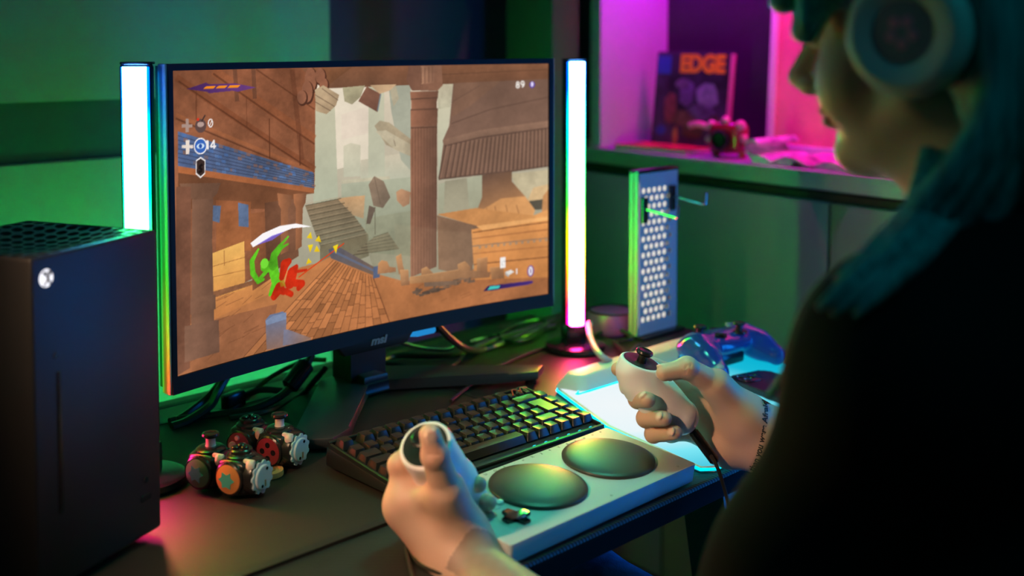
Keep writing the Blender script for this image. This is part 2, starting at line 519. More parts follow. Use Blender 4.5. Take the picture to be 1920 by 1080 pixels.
# unseen fill lamps, added to light the hands, controller, hair and jeans
def fill_panel(name, label, loc, target, size, col, power):
    t = thing(name, label, 'lamp', loc)
    d = Vector(target) - Vector(loc); M = frame_to((0, 0, 0), d)
    bm = B(); box(bm, (size[0] + .04, size[1] + .04, .03), (0, 0, -.018), .004, M=M); fin('housing', bm, M_black, t)
    bm = B(); box(bm, (size[0], size[1], .004), (0, 0, 0), M=M); fin('diffuser', bm, emit(name + ' light', col, power), t, smooth=0)
    return t
fill_panel('blue_fill_panel', 'unseen tall blue fill panel added at the near end of the cabinet', (1.70, .32, .03), (.8, .85, .03), (1.0, .18), (.005, .25, 1.0), BLUE_FILL_POWER)
pend = fill_panel('teal_fill_pendant', 'unseen teal fill light added above the keyboard', (.98, .84, .86), (.96, .84, 0), (.20, .16), (.10, 1.0, .62), TEAL_FILL_POWER)
bm = B()
for sx_, sy_, wx, wy in ((1, 0, .004, .18), (-1, 0, .004, .18), (0, 1, .224, .004), (0, -1, .224, .004)):
    box(bm, (wx, wy, .18), (sx_ * .11, sy_ * .09, -.075))
fin('fill_skirt', bm, M_black, pend, smooth=0)  # shroud added to keep the teal fill off the walls
bm = B(); tube(bm, [(0, 0, .03), (0, 0, .45), (0, 0, .89)], .003, 8, 2); fin('fill_cord', bm, M_black, pend)
tl = thing('warm_fill_lamp', 'unseen small warm fill light added on the left end of the desk', 'lamp', (.0, .80, 0))
bm = B(); lathe(bm, [(0, 0), (.05, 0), (.052, .006), (.045, .012), (.008, .014), (.006, .60), (0, .60)], 28); fin('base', bm, M_black, tl)
hm = frame_to((.03, 0, .60), (.72, .0, -.55))
bm = B(); lathe(bm, [(0, -.03), (.035, -.025), (.044, .0), (.056, .15), (.055, .15), (.042, .0), (.034, -.024), (0, -.028)], 32, M=hm, cap=False); fin('fill_shade', bm, M_black, tl)
bm = B(); lathe(bm, [(0, .0), (.034, .0), (.034, .004), (0, .005)], 28, M=hm); fin('diffuser', bm, emit('warm fill light', (1.0, .58, .33), WARM_FILL_POWER), tl)
fill_panel('ceiling_fill_panel', 'unseen dim teal fill panel added on the ceiling behind the person', (.25, -.55, 1.70), (.4, -.1, 0), (.5, .4), (.02, .85, 1.0), CEILING_FILL_POWER)


# ================================================================ MONITOR
MX, MY, MZ = .907, 1.143, .2825         # screen centre; the curved panel's ends lie at MY
SW, SH, SAG = .592, .336, .0295
def curve_y(x): return SAG * (1 - (x / (SW / 2)) ** 2)

# the picture on the screen: drawn as flat shapes in per mille of the screen's width and height
NU, NV, SS = 720, 405, 2
CW, CH = NU * SS, NV * SS
CAN = np.zeros((CH, CW, 3), np.float32)
def srgb(c): return np.array(c, np.float32) / 255.0
def fbm(w, h, cells, seed):
    r = np.random.default_rng(seed); out = np.zeros((h, w), np.float32); amp = 1; tot = 0
    for c in cells:
        g = r.random((c[1] + 2, c[0] + 2)).astype(np.float32)
        y = np.linspace(0, c[1], h); x = np.linspace(0, c[0], w)
        yi = y.astype(int); xi = x.astype(int); fy = (y - yi)[:, None]; fx = (x - xi)[None, :]
        fy = fy * fy * (3 - 2 * fy); fx = fx * fx * (3 - 2 * fx)
        v = (g[yi][:, xi] * (1 - fx) + g[yi][:, xi + 1] * fx) * (1 - fy) + (g[yi + 1][:, xi] * (1 - fx) + g[yi + 1][:, xi + 1] * fx) * fy
        out += amp * v; tot += amp; amp *= .6
    return out / tot - .5
NOISE = fbm(CW, CH, [(14, 9), (40, 26), (120, 80), (360, 220)], 3)
FINE = np.random.default_rng(8).random((CH, CW)).astype(np.float32) - .5

def pix(pts):
    return np.array([(p[0] / 1000 * CW, (1 - p[1] / 1000) * CH) for p in pts], np.float32)
def poly(pts, c0, c1=None, ang=90, a=1.0, noise=.16, soft=0):
    """fill; c0 -> c1 runs along ang degrees (90 = downwards)"""
    P = pix(pts)
    x0, y0 = np.maximum(np.floor(P.min(0)).astype(int), 0); x1 = min(CW, int(P[:, 0].max()) + 2); y1 = min(CH, int(P[:, 1].max()) + 2)
    if x1 <= x0 or y1 <= y0: return
    X, Y = np.meshgrid(np.arange(x0, x1) + .5, np.arange(y0, y1) + .5)
    ins = np.zeros(X.shape, bool)
    for (ax, ay), (bx, by) in zip(P, np.roll(P, -1, 0)):
        if ay == by: continue
        ins ^= ((ay > Y) != (by > Y)) & (X < (bx - ax) * (Y - ay) / (by - ay) + ax)
    m = ins.astype(np.float32)
    if soft:
        for _ in range(soft):
            m = (m + np.roll(m, 1, 0) + np.roll(m, -1, 0) + np.roll(m, 1, 1) + np.roll(m, -1, 1)) / 5
    m = (m * a)[..., None]
    c0 = srgb(c0)
    if c1 is None: c = np.broadcast_to(c0, X.shape + (3,))
    else:
        dx, dy = cos(radians(ang)), sin(radians(ang))
        s = X * dx + Y * dy; q = P @ np.array([dx, dy]); t = np.clip((s - q.min()) / max(1e-6, q.max() - q.min()), 0, 1)[..., None]
        c = c0 + (srgb(c1) - c0) * t
    n = (NOISE[y0:y1, x0:x1] * noise * 2.4 + FINE[y0:y1, x0:x1] * .02)[..., None]
    c = np.clip(c * (1 + n), 0, 1)
    CAN[y0:y1, x0:x1] = CAN[y0:y1, x0:x1] * (1 - m) + c * m
def line(pts, w, c, a=1.0, noise=.05):
    P = [np.array(p, float) for p in pts]
    for p, q in zip(P, P[1:]):
        d = (q - p) * np.array([CW, CH]); L = max(1e-6, np.hypot(*d)); n = np.array([-d[1], d[0]]) / L * w * .5 * CW / 1000
        n = n / np.array([CW, CH]) * 1000
        poly([p + n, q + n, q - n, p - n], c, a=a, noise=noise)
def disc(c, r, col, a=1.0, ry=None, noise=.05, n=28):
    ry = ry if ry else r
    k = CW / CH
    poly([(c[0] + r * cos(2 * pi * i / n), c[1] + ry * k * sin(2 * pi * i / n)) for i in range(n)], col, a=a, noise=noise)
def blob(pts, ws, col, a=1.0, noise=.3):
    for i in range(len(pts) - 1):
        p, q = pts[i], pts[i + 1]; w0, w1 = ws[i], ws[i + 1]
        for k in range(7):
            t = k / 6; disc((p[0] + (q[0] - p[0]) * t, p[1] + (q[1] - p[1]) * t), (w0 + (w1 - w0) * t) / 2, col, a, noise=noise, n=12)
def lerp(p, q, t): return (p[0] + (q[0] - p[0]) * t, p[1] + (q[1] - p[1]) * t)
def shade(c, k): return tuple(min(255, x * k) for x in c)

def paint():
    # hazy sky and far ruins
    poly([(0, 0), (1000, 0), (1000, 1000), (0, 1000)], (224, 206, 180), (140, 140, 116), 90, noise=.05)
    poly([(339,955),(502,948),(501,641),(337,604)], (232, 217, 192), (224, 210, 186), 90, noise=.05)
    poly([(338,877),(398,853),(405,493),(340,486)], (196, 190, 160), (178, 182, 155), 90, noise=.05)
    poly([(415,822),(487,847),(487,745),(415,728)], (226, 205, 185), a=.6, noise=.05)
    poly([(420,704),(440,713),(466,702),(465,584),(420,587)], (205, 196, 168), (190, 188, 162), 90, noise=.08)
    poly([(466,645),(604,660),(603,522),(465,540)], (205, 192, 165), (178, 182, 158), 90, noise=.08)
    poly([(489,928),(531,926),(532,544),(486,551)], (198, 194, 164), (186, 186, 160), 90, noise=.05)
    poly([(540,967),(605,965),(604,586),(577,631),(551,822)], (160, 160, 140), (170, 172, 150), 90, noise=.08)
    poly([(546,915),(563,929),(572,872),(557,842)], (172, 160, 132))
    poly([(680,941),(728,939),(710,767),(682,812)], (196, 182, 152), (182, 178, 150), 90)
    poly([(679,823),(719,831),(703,681),(682,554)], (204, 196, 166), (182, 184, 158), 90, noise=.05)
    poly([(414,562),(604,560),(603,246),(412,311)], (172, 174, 148), (140, 144, 118), 90, noise=.08)
    poly([(414,576),(544,573),(547,560),(414,564)], (184, 176, 148))
    poly([(682,522),(809,542),(809,381),(681,392)], (176, 176, 148), (160, 158, 130), 90, noise=.06)
    poly([(700,530),(763,535),(770,405),(697,409)], (158, 150, 124), (168, 160, 132), 90, noise=.08)
    poly([(891,536),(1001,542),(1001,370),(926,395)], (206, 190, 152), (180, 166, 132), 90)
    poly([(957,469),(1001,479),(1001,386),(933,398)], (214, 178, 128))
    poly([(933,412),(1001,417),(1001,370),(941,374)], (92, 84, 70))
    # steps in the middle distance
    st = [(318,498),(413,508),(485,356),(356,340)]
    poly(st, (138, 116, 88), (122, 116, 92), 90)
    poly([(402,510),(477,509),(473,420),(445,438)], (206, 160, 112), (180, 150, 112), 90)
    for i in range(9):
        t = i / 8; p = lerp(st[0], st[3], t); q = lerp(st[1], st[2], t)
        line([p, q], 2.2, (96, 84, 64), .75); line([(p[0], p[1] + 6), (q[0], q[1] + 6)], 1.4, (176, 150, 116), .55)
    poly([(356,340),(485,356),(487,273),(412,250),(355,245)], (120, 108, 82), (128, 122, 96), 90)
    st2 = [(499,342),(540,353),(570,283),(444,287)]
    poly(st2, (140, 126, 98), (124, 112, 86), 90)
    for i in range(6):
        t = i / 5; line([lerp(st2[0], st2[3], t), lerp(st2[1], st2[2], t)], 2.4, (88, 80, 62), .8)
    poly([(476,419),(603,427),(602,161),(499,218),(484,294)], (146, 144, 114), (134, 128, 100), 90, a=.45)
    line([(504,459),(504,352)], 1.6, (92, 84, 66))
    # ground
    poly([(82,252),(355,281),(391,300),(499,204),(587,148),(739,146),(1001,188),(1001,-13),(-1,-10),(0,117)], (196, 122, 68), (170, 104, 62), 65, noise=.14)
    poly([(84,257),(178,256),(300,279),(245,208),(85,157)], (232, 152, 78), (206, 126, 66), 90, a=.8)
    poly([(1,152),(87,156),(244,160),(216,-18),(-1,1)], (150, 92, 62), a=.7, noise=.2)
    dk = [(372,260),(412,287),(506,185),(549,-28),(243,-21),(216,-3)]
    poly(dk, (192, 120, 68), (164, 98, 58), 90, noise=.14)
    r = random.Random(5)
    a0, a1 = [(391,280),(498,187)]; b0, b1 = [(156,-3),(549,-28)]
    n = 16
    for i in range(n + 1):
        p = lerp(a0, a1, i / n); q = lerp(b0, b1, i / n)
        line([p, q], 2.0, (98, 58, 36), .8)
        if i < n:
            p2 = lerp(a0, a1, (i + 1) / n); q2 = lerp(b0, b1, (i + 1) / n); t = 0
            while t < 1:
                h = r.uniform(.10, .26); t2 = min(1, t + h); k = r.uniform(.82, 1.25)
                poly([lerp(p, q, t), lerp(p2, q2, t), lerp(p2, q2, t2), lerp(p, q, t2)], shade((186, 114, 64), k), a=.6, noise=.12)
                line([lerp(p, q, t2), lerp(p2, q2, t2)], 1.6, (90, 52, 32), .7); t = t2
    for i in range(26):                       # paving joints on the right and left
        x = r.uniform(740, 1000); y = r.uniform(0, 1)
        p = [(565,128),(988,144),(995,7),(557,-22)]
        u = lerp(lerp(p[0], p[1], r.random()), lerp(p[3], p[2], r.random()), r.random())
        line([u, (u[0] + r.uniform(12, 30), u[1] + r.uniform(4, 12))], 1.3, (120, 72, 44), .45)
        v = [(88,228),(245,236),(223,4),(5,9)]
        u = lerp(lerp(v[0], v[1], r.random()), lerp(v[3], v[2], r.random()), r.random())
        line([u, (u[0] + r.uniform(14, 44), u[1] + r.uniform(8, 26))], 1.3, (116, 68, 42), .5)
    # blue coping stones
    poly([(378,323),(404,329),(499,229),(516,216),(513,183),(384,289)], (92, 92, 104), (120, 92, 72), 60)
    line([(387,317),(502,211)], 5, (96, 110, 140), .7)
    poly([(499,229),(516,229),(516,183),(498,183)], (84, 96, 124))
    poly([(214,112),(225,127),(258,128),(267,118),(265,-2),(216,4)], (104, 118, 154), (150, 112, 96), 90)
    poly([(214,108),(233,121),(267,122),(267,98),(217,92)], (124, 140, 172))
    poly([(260,62),(271,58),(331,6),(328,-9),(257,5)], (122, 124, 150), (160, 116, 92), 20)
    # building on the left
    bl = [(-2,1008),(349,1005),(343,554),(296,529),(294,320),(189,271),(85,229),(0,117)]
    poly(bl, (140, 82, 54), (160, 98, 64), 90, noise=.24)
    for a_, b_, w, c, al in (((335,150), (560,330), 9, (104, 56, 34), .55), ((345,205), (590,345), 5, (98, 52, 32), .6), ((430,130), (590,255), 16, (126, 66, 38), .7),
                           ((470,130), (590,215), 5, (92, 50, 32), .6), ((505,140), (590,190), 4, (92, 50, 32), .5), ((340,190), (470,262), 3, (180, 104, 62), .5)):
        pass
    for pts, w, c, al in (([(10,978),(344,626)], 14, (128, 68, 40), .6), ([(15,966),(344,618)], 3, (88, 48, 30), .7), ([(95,998),(344,736)], 20, (158, 86, 50), .5),
                          ([(95,987),(344,720)], 4, (90, 48, 30), .6), ([(8,845),(343,603)], 3, (90, 50, 32), .7), ([(198,998),(345,847)], 3, (92, 50, 30), .6),
                          ([(8,857),(344,618)], 7, (176, 100, 58), .45), ([(146,1003),(151,890)], 10, (96, 60, 44), .6), ([(191,1002),(194,896)], 10, (96, 60, 44), .6),
                          ([(55,941),(54,836)], 3, (100, 54, 34), .6), ([(229,824),(229,681)], 3, (92, 50, 32), .7), ([(306,763),(306,647)], 3, (92, 50, 32), .7),
                          ([(173,907),(174,796)], 2, (100, 54, 34), .5), ([(288,995),(311,666)], 12, (112, 62, 40), .55)):
        line(pts, w, c, al, noise=.2)
    tb = [(12,803),(342,615),(342,556),(11,689)]
    poly(tb, (78, 98, 140), (84, 96, 122), 0, noise=.25)
    for i in range(1, 8):
        t = i / 8; line([lerp(tb[0], tb[3], t), lerp(tb[1], tb[2], t)], 1.4, (48, 52, 74), .7)
    for i in range(70):
        s = r.random(); t = int(r.random() * 8) / 8
        p = lerp(lerp(tb[0], tb[1], s), lerp(tb[3], tb[2], s), t + .01); q = lerp(lerp(tb[0], tb[1], s + .03), lerp(tb[3], tb[2], s + .03), t + .115)
        poly([p, (q[0], p[1] - (p[1] - q[1]) * .25), q, (p[0], q[1] + 4)], r.choice([(150, 98, 76), (70, 108, 168), (86, 122, 176), (120, 92, 86)]), a=.6)
    poly([(11,690),(342,558),(342,540),(11,668)], (178, 100, 56), (160, 92, 54), 0)
    poly([(11,668),(342,540),(302,540),(301,489),(10,549)], (112, 68, 44), (126, 76, 48), 90)
    poly([(97,561),(181,539),(179,368),(96,390)], (146, 84, 50), (170, 100, 56), 90, noise=.2)
    for x in (402, 462):
        poly([(q[0], q[1]) for q in [(88,545),(109,539),(105,482),(88,493)]] if x == 402 else [(150,542),(175,529),(175,451),(151,460)], (86, 104, 136), noise=.3)
    poly([(83,382),(164,405),(165,237),(84,230)], (248, 186, 92), (226, 150, 72), 90, noise=.12)
    for p in ([(85,338),(166,349)], [(85,302),(166,304)], [(115,385),(115,333)]): line(p, 1.6, (150, 90, 46), .6)
    poly([(83,252),(184,262),(183,247),(84,230)], (150, 96, 62), noise=.3)
    poly([(180,498),(220,498),(234,259),(183,226)], (150, 88, 52), (124, 74, 48), 0, noise=.2)
    poly([(215,529),(296,529),(300,318),(245,284),(218,273)], (104, 66, 46), (128, 84, 60), 0, noise=.2)
    for x0, x1 in ((524, 540), (552, 568)):
        pass
    for q in ([(247,557),(285,542),(281,509),(274,495),(274,344),(254,334),(256,498),(250,515)], [(288,546),(322,544),(319,509),(312,491),(308,351),(292,340),(294,494),(289,515)]):
        poly(q, (168, 104, 66), (120, 78, 54), 0, noise=.15)
    # column at the left edge
    poly([(14,632),(109,617),(101,584),(89,568),(44,574),(22,592)], (134, 92, 68), (108, 74, 56), 0)
    poly([(42,574),(91,568),(87,428),(89,137),(35,135)], (142, 98, 74), (112, 78, 60), 0, noise=.15)
    poly([(32,247),(93,241),(93,191),(32,194)], (146, 100, 76), (116, 82, 62), 0)
    poly([(6,623),(40,617),(31,15),(-1,1)], (116, 74, 54), (132, 84, 62), 0, noise=.2)
    poly([(20,159),(100,152),(101,41),(19,38)], (138, 96, 74), (116, 80, 62), 0)
    # beam across the top with corbels
    poly([(305,1008),(1006,1005),(1006,925),(365,922)], (138, 88, 60), (118, 78, 56), 90, noise=.15)
    line([(689,962),(1003,975)], 2, (92, 62, 46), .6)
    poly([(341,1001),(445,998),(385,937),(365,926)], (150, 92, 58), (120, 76, 50), 60)
    for c_, rx, ry in (([(335,955)][0], 15, 26), ([(326,913)][0], 14, 22), ([(312,894)][0], 12, 14), ([(360,969)][0], 13, 16), ([(369,938)][0], 11, 13)):
        disc((c_[0] + 2, c_[1] - 4), rx + 2, (84, 48, 34), ry=ry + 2); disc(c_, rx, (148, 92, 66), ry=ry, noise=.2)
    # broken blocks hanging in the air
    poly([(346,919),(368,934),(410,896),(401,857),(376,827),(348,841)], (186, 158, 122), (170, 142, 108), 60)
    for k in range(3): line([(347,900),(398,853)] if k == 0 else ([(345,876),(387,838)] if k == 1 else [(365,922),(407,876)]), 1.8, (110, 86, 66), .8)
    poly([(419,923),(479,928),(467,885),(444,858),(424,871)], (182, 172, 134), (168, 156, 122), 60)
    poly([(484,924),(522,894),(513,824),(461,869)], (142, 94, 72), (120, 80, 64), 60); line([(522,894),(513,829)], 4, (110, 130, 140), .7)
    poly([(493,928),(566,929),(546,905),(519,894)], (200, 162, 122))
    poly([(504,772),(519,791),(545,781),(607,708),(607,645),(577,665),(536,695)], (182, 164, 132), (168, 148, 118), 30)
    poly([(507,751),(536,752),(607,687),(607,640),(559,675)], (206, 192, 160), (180, 164, 134), 30); line([(557,713),(562,687)], 1.6, (110, 92, 74), .8)
    poly([(487,548),(503,579),(529,554),(547,489),(526,451),(500,464)], (142, 118, 96), (120, 102, 84), 30); line([(503,575),(520,465)], 2, (104, 86, 70), .6)
    poly([(488,468),(506,455),(491,396),(480,398)], (106, 90, 76))
    poly([(563,508),(577,518),(603,501),(600,455),(582,445),(565,474)], (188, 138, 100), (160, 118, 88), 30)
    # column in the middle
    poly([(593,944),(599,998),(692,1000),(695,919),(680,898),(608,902)], (120, 80, 62), (146, 100, 76), 0, noise=.15)
    poly([(633,997),(674,999),(671,930),(635,926)], (176, 126, 96), (140, 96, 74), 0)
    for k in range(4): line([(635,993),(635,930)] if k == 0 else ([(645,993),(645,929)] if k == 1 else ([(656,995),(656,931)] if k == 2 else [(666,995),(666,933)])), 2, (104, 70, 54), .7)
    poly([(603,898),(683,898),(681,872),(678,855),(678,830),(681,821),(679,748),(604,746),(604,822),(606,830),(606,860),(605,868)], (154, 100, 74), (110, 74, 58), 0)
    poly([(604,763),(679,761),(676,187),(602,161)], (156, 104, 78), (112, 78, 62), 0, noise=.12)
    for k in range(9):
        p = [(609,754),(675,753),(672,188),(607,164)]
        line([lerp(p[0], p[1], k / 8), lerp(p[3], p[2], k / 8)], 1.8, (100, 68, 54), .55)
    for q in ([(605,868),(681,870)], [(604,826),(681,825)], [(604,755),(679,752)]): line(q, 3, (88, 60, 48), .7)
    # colossal statue: robe hem, foot and pedestal
    poly([(725,926),(1003,934),(1004,556),(894,545),(682,539),(696,682),(694,695),(713,754)], (120, 88, 72), (134, 100, 82), 90, noise=.1)
    poly([(728,926),(863,930),(771,828),(719,788)], (136, 96, 72), a=.45, soft=6)
    line([(719,762),(832,813),(1003,856)], 3, (96, 70, 58), .6); line([(725,853),(802,914)], 2, (98, 72, 60), .5)
    poly([(696,699),(801,729),(1004,754),(1004,727),(801,702),(696,678)], (150, 112, 90), (128, 96, 78), 90)
    line([(699,673),(801,698),(1004,722)], 3, (84, 62, 52), .7)
    h0, h1, f0, f1 = [(703,677),(1004,722),(683,543),(1004,556)]
    for i in range(26):
        t = i / 25; p = lerp(h0, h1, t ** .9); q = lerp(f0, f1, t ** .9)
        line([p, q], 4.5, (92, 68, 56), .7); line([(p[0] + 5, p[1]), (q[0] + 5, q[1])], 3.5, (164, 122, 96), .4)
    line([(682,541),(894,547),(1004,558)], 4, (84, 62, 52), .6)
    poly([(807,542),(894,547),(894,504),(933,435),(960,376),(957,349),(801,360),(792,380),(795,406),(807,449)], (112, 82, 66), (212, 146, 88), 78, noise=.1)
    poly([(863,436),(933,435),(962,371),(957,347),(801,363),(792,384)], (226, 154, 88), (236, 166, 98), 0, a=.75, noise=.1)
    for q in ([(820,402),(823,361)], [(844,407),(851,354)], [(876,407),(885,351)], [(907,402),(916,355)]): line(q, 2.4, (140, 90, 56), .7)
    poly([(985,428),(1004,463),(1004,363),(982,359)], (196, 136, 84))
    poly([(678,399),(790,407),(957,349),(1004,370),(1004,328),(813,318)], (196, 130, 74), (222, 152, 86), 0)
    poly([(678,395),(809,323),(779,164),(782,119),(681,175)], (142, 106, 80), (120, 92, 72), 0, noise=.15)
    poly([(776,320),(1004,328),(1004,118),(1004,71),(785,107)], (226, 148, 80), (206, 130, 68), 90, noise=.12)
    poly([(790,331),(1004,337),(1004,323),(809,310)], (240, 170, 100))
    for q, c in (([(779,306),(1004,314)], (120, 76, 46)), ([(779,280),(1004,281)], (166, 102, 58)), ([(779,249),(1004,244)], (138, 116, 98)), ([(779,217),(1004,207)], (176, 110, 62)), ([(782,172),(1004,160)], (120, 74, 44))):
        line(q, 3, c, .75)
    for i in range(12):
        p = lerp(*[(801,240),(995,236)], i / 11); disc(p, 4, (160, 140, 118), a=.8, ry=3)
    # rubble
    for q in ([(512,236),(522,248),(537,240),(543,218),(561,210),(561,193),(510,197)], [(561,252),(576,261),(581,213),(587,182),(569,182)], [(572,198),(596,192),(599,132),(575,134)],
              [(632,186),(648,193),(666,163),(663,138),(632,145)], [(736,182),(758,191),(773,165),(770,130),(739,137)], [(792,193),(823,195),(822,132),(791,135)], [(829,149),(869,145),(872,94),(835,98)],
              [(599,162),(739,160),(832,130),(829,108),(647,129),(599,136)]):
        poly(q, (192, 134, 84), (140, 96, 66), 60)
        line([q[0], q[1]], 2, (214, 152, 96), .6)
    for i in range(26):
        p = lerp(*[(602,101),(770,113)], r.random()); p = (p[0], p[1] + r.uniform(-16, 14)); d = r.uniform(8, 26)
        poly([p, (p[0] + d, p[1] + r.uniform(-6, 10)), (p[0] + d, p[1] - 9), (p[0] + 3, p[1] - 9)], r.choice([(110, 88, 72), (140, 104, 78), (94, 76, 64)]), a=.9)
    poly([(640,131),(733,117),(733,99),(641,113)], (136, 106, 84))
    poly([(558,383),(801,293),(801,115),(557,151)], (200, 170, 130), a=.10, soft=20, noise=.02)
    # two small tinted fighters and their blades
    gr, rd = (104, 222, 32), (206, 40, 14)
    blob([(198,367),(182,330),(184,288),(197,254),(210,258)], (5, 12, 13, 10, 6), gr)
    blob([(213,302),(234,297),(242,237),(226,200)], (20, 26, 22, 8), gr); blob([(234,287),(250,254),(245,202)], (14, 14, 8), gr)
    disc([(213,314)][0], 10, (120, 236, 50)); blob([(216,283),(202,264)], (10, 8), gr)
    blob([(235,304),(237,338),(251,365),(273,394)], (24, 16, 9, 5), (88, 190, 30), a=.85); blob([(240,333),(257,360),(273,368)], (12, 8, 4), (88, 190, 30), a=.85)
    blob([(256,252),(264,296),(275,305)], (14, 22, 14), rd); blob([(277,227),(283,260),(294,281)], (26, 26, 10), rd); blob([(236,189),(250,216),(261,197)], (16, 24, 12), rd)
    blob([(283,225),(308,215),(299,201)], (16, 16, 12), rd); blob([(266,199),(280,184)], (14, 12), rd); blob([(289,263),(319,262)], (8, 6), rd)
    line([(299,240),(420,337)], 2.6, (226, 60, 16)); poly([(250,239),(261,243),(266,219),(253,219)], (170, 140, 20), a=.7)
    poly([(179,394),(209,421),(252,438),(294,438),(335,418),(284,423),(233,404),(185,378)], (250, 244, 246), (255, 250, 250), 0, noise=.0)
    poly([(193,383),(233,408),(265,416),(233,392)], (120, 96, 230), a=.8, noise=0)
    for x, y, s in ((580, 442, 1), (596, 448, 1), (582, 466, -1), (594, 466, 1), (579, 490, 1), (629, 466, -1)):
        pass
    for q in ([(321,380),(332,399),(336,372)], [(343,363),(353,382),(359,355)], [(324,352),(338,352),(330,322)], [(340,324),(347,346),(356,320)], [(319,282),(325,304),(334,286)], [(390,332),(404,337),(398,302)]):
        poly(q, (250, 222, 20), (236, 190, 10), 90, noise=.05)
    # counters and gauges drawn over the game
    W = (240, 232, 230)
    poly([(33,939),(78,958),(85,952),(146,952),(197,935),(153,923),(140,927),(85,922),(80,927)], (72, 36, 92), (110, 60, 130), 0, noise=.1)
    for q in ([(71,937),(77,945),(101,946),(95,937)], [(100,937),(106,945),(129,946),(122,937)], [(128,937),(134,946),(160,946),(153,937)]): poly(q, (252, 140, 20), noise=.05)
    for cy, col in ((235, (170, 140, 128)), (275, (232, 214, 200))):
        q = [(21,825),(45,822),(45,812),(21,814),(30,842),(37,841),(37,797),(29,798)] if cy == 235 else [(20,757),(46,754),(46,743),(20,747),(29,772),(38,771),(37,725),(29,726)]
        poly(q[:4], col, noise=.05); poly(q[4:], col, noise=.05)
    disc([(64,815)][0], 13, (96, 70, 66)); disc([(64,820)][0], 8, (180, 150, 140), ry=5); line([(66,829),(75,850)], 3, (70, 50, 46)); disc([(58,837)][0], 3, (220, 50, 30))
    disc([(63,748)][0], 15.5, W); disc([(63,748)][0], 13, (52, 100, 190)); disc([(63,748)][0], 9, (200, 224, 246), ry=5); disc([(63,748)][0], 4, (40, 80, 170))
    q = [(63,712),(74,700),(73,654),(62,641),(51,657),(52,703)]
    poly(q, W, noise=0); poly([lerp((sum(p[0] for p in q) / 6, sum(p[1] for p in q) / 6), p, .84) for p in q], (60, 44, 40), noise=.1)
    line([(67,687),(59,679),(66,667),(58,660)], 5, (30, 22, 22))
    def digit(ch, c, w, h, t, col=W):
        x0, x1, y0, y1 = c[0] - w / 2, c[0] + w / 2, c[1] - h / 2, c[1] + h / 2; ym = c[1]
        seg = {'a': [(x0, y1), (x1, y1)], 'b': [(x1, y1), (x1, ym)], 'c': [(x1, ym), (x1, y0)], 'd': [(x0, y0), (x1, y0)], 'e': [(x0, ym), (x0, y0)], 'f': [(x0, y1), (x0, ym)], 'g': [(x0, ym), (x1, ym)]}
        def ring(cx, cy, rx, ry, a0=0, a1=360):
            line([(cx + rx * cos(radians(a0 + (a1 - a0) * k / 24)), cy + ry * sin(radians(a0 + (a1 - a0) * k / 24))) for k in range(25)], t, col, noise=0)
        if ch == '0': ring(c[0], ym, w / 2, h / 2)
        if ch == '8': ring(c[0], y1 - h * .24, w * .42, h * .24); ring(c[0], y0 + h * .27, w / 2, h * .27)
        if ch == '9': ring(c[0], y1 - h * .28, w / 2, h * .28); line([(x1, y1 - h * .3), (x1 - w * .15, y0 + h * .2), (x0 + w * .3, y0)], t, col, noise=0)
        if ch == '1': line([(c[0], y0), (c[0], y1)], t, col, noise=0); line([(c[0], y1), (c[0] - w * .6, y1 - h * .25)], t, col, noise=0)
        if ch == '4': line([(c[0] + w * .25, y0), (c[0] + w * .25, y1)], t, col, noise=0); line([(c[0] + w * .25, y1), (x0, y0 + h * .28), (x1 + w * .1, y0 + h * .28)], t, col, noise=0)
    digit('0', [(87,822)][0], 10, 26, 2.4); line([(84,811),(91,832)], 1.6, W, noise=0)
    digit('1', [(80,749)][0], 9, 30, 4); digit('4', [(92,749)][0], 12, 30, 3.6)
    digit('8', [(911,912)][0], 9, 24, 3.4, (250, 244, 236)); digit('9', [(925,914)][0], 9, 24, 3.4, (250, 244, 236))
    disc([(953,911)][0], 8, (84, 60, 190), a=.8); disc([(953,913)][0], 4, (226, 214, 250), ry=6)
    poly([(860,185),(875,185),(875,139),(860,140)], (244, 240, 236), noise=0); line([(865,169),(865,153),(869,152)], 1.2, (150, 140, 134)); line([(869,168),(875,166)], 1.2, (150, 140, 134))
    poly([(874,121),(891,127),(901,116),(885,105)], (232, 228, 222)); poly([(874,121),(885,105),(885,96),(874,110)], (180, 176, 170)); line([(908,128),(908,105)], 3, W)
    disc([(949,110)][0], 10, (100, 60, 160), a=.8, ry=14); digit('0', [(949,110)][0], 8, 34, 4, (250, 246, 246))
    poly([(810,54),(824,73),(954,67),(957,57),(941,52),(832,51)], (46, 28, 80), (72, 44, 130), 0, noise=.05)
    poly([(822,56),(830,70),(860,67),(855,55)], (60, 200, 190), noise=.05)
paint()

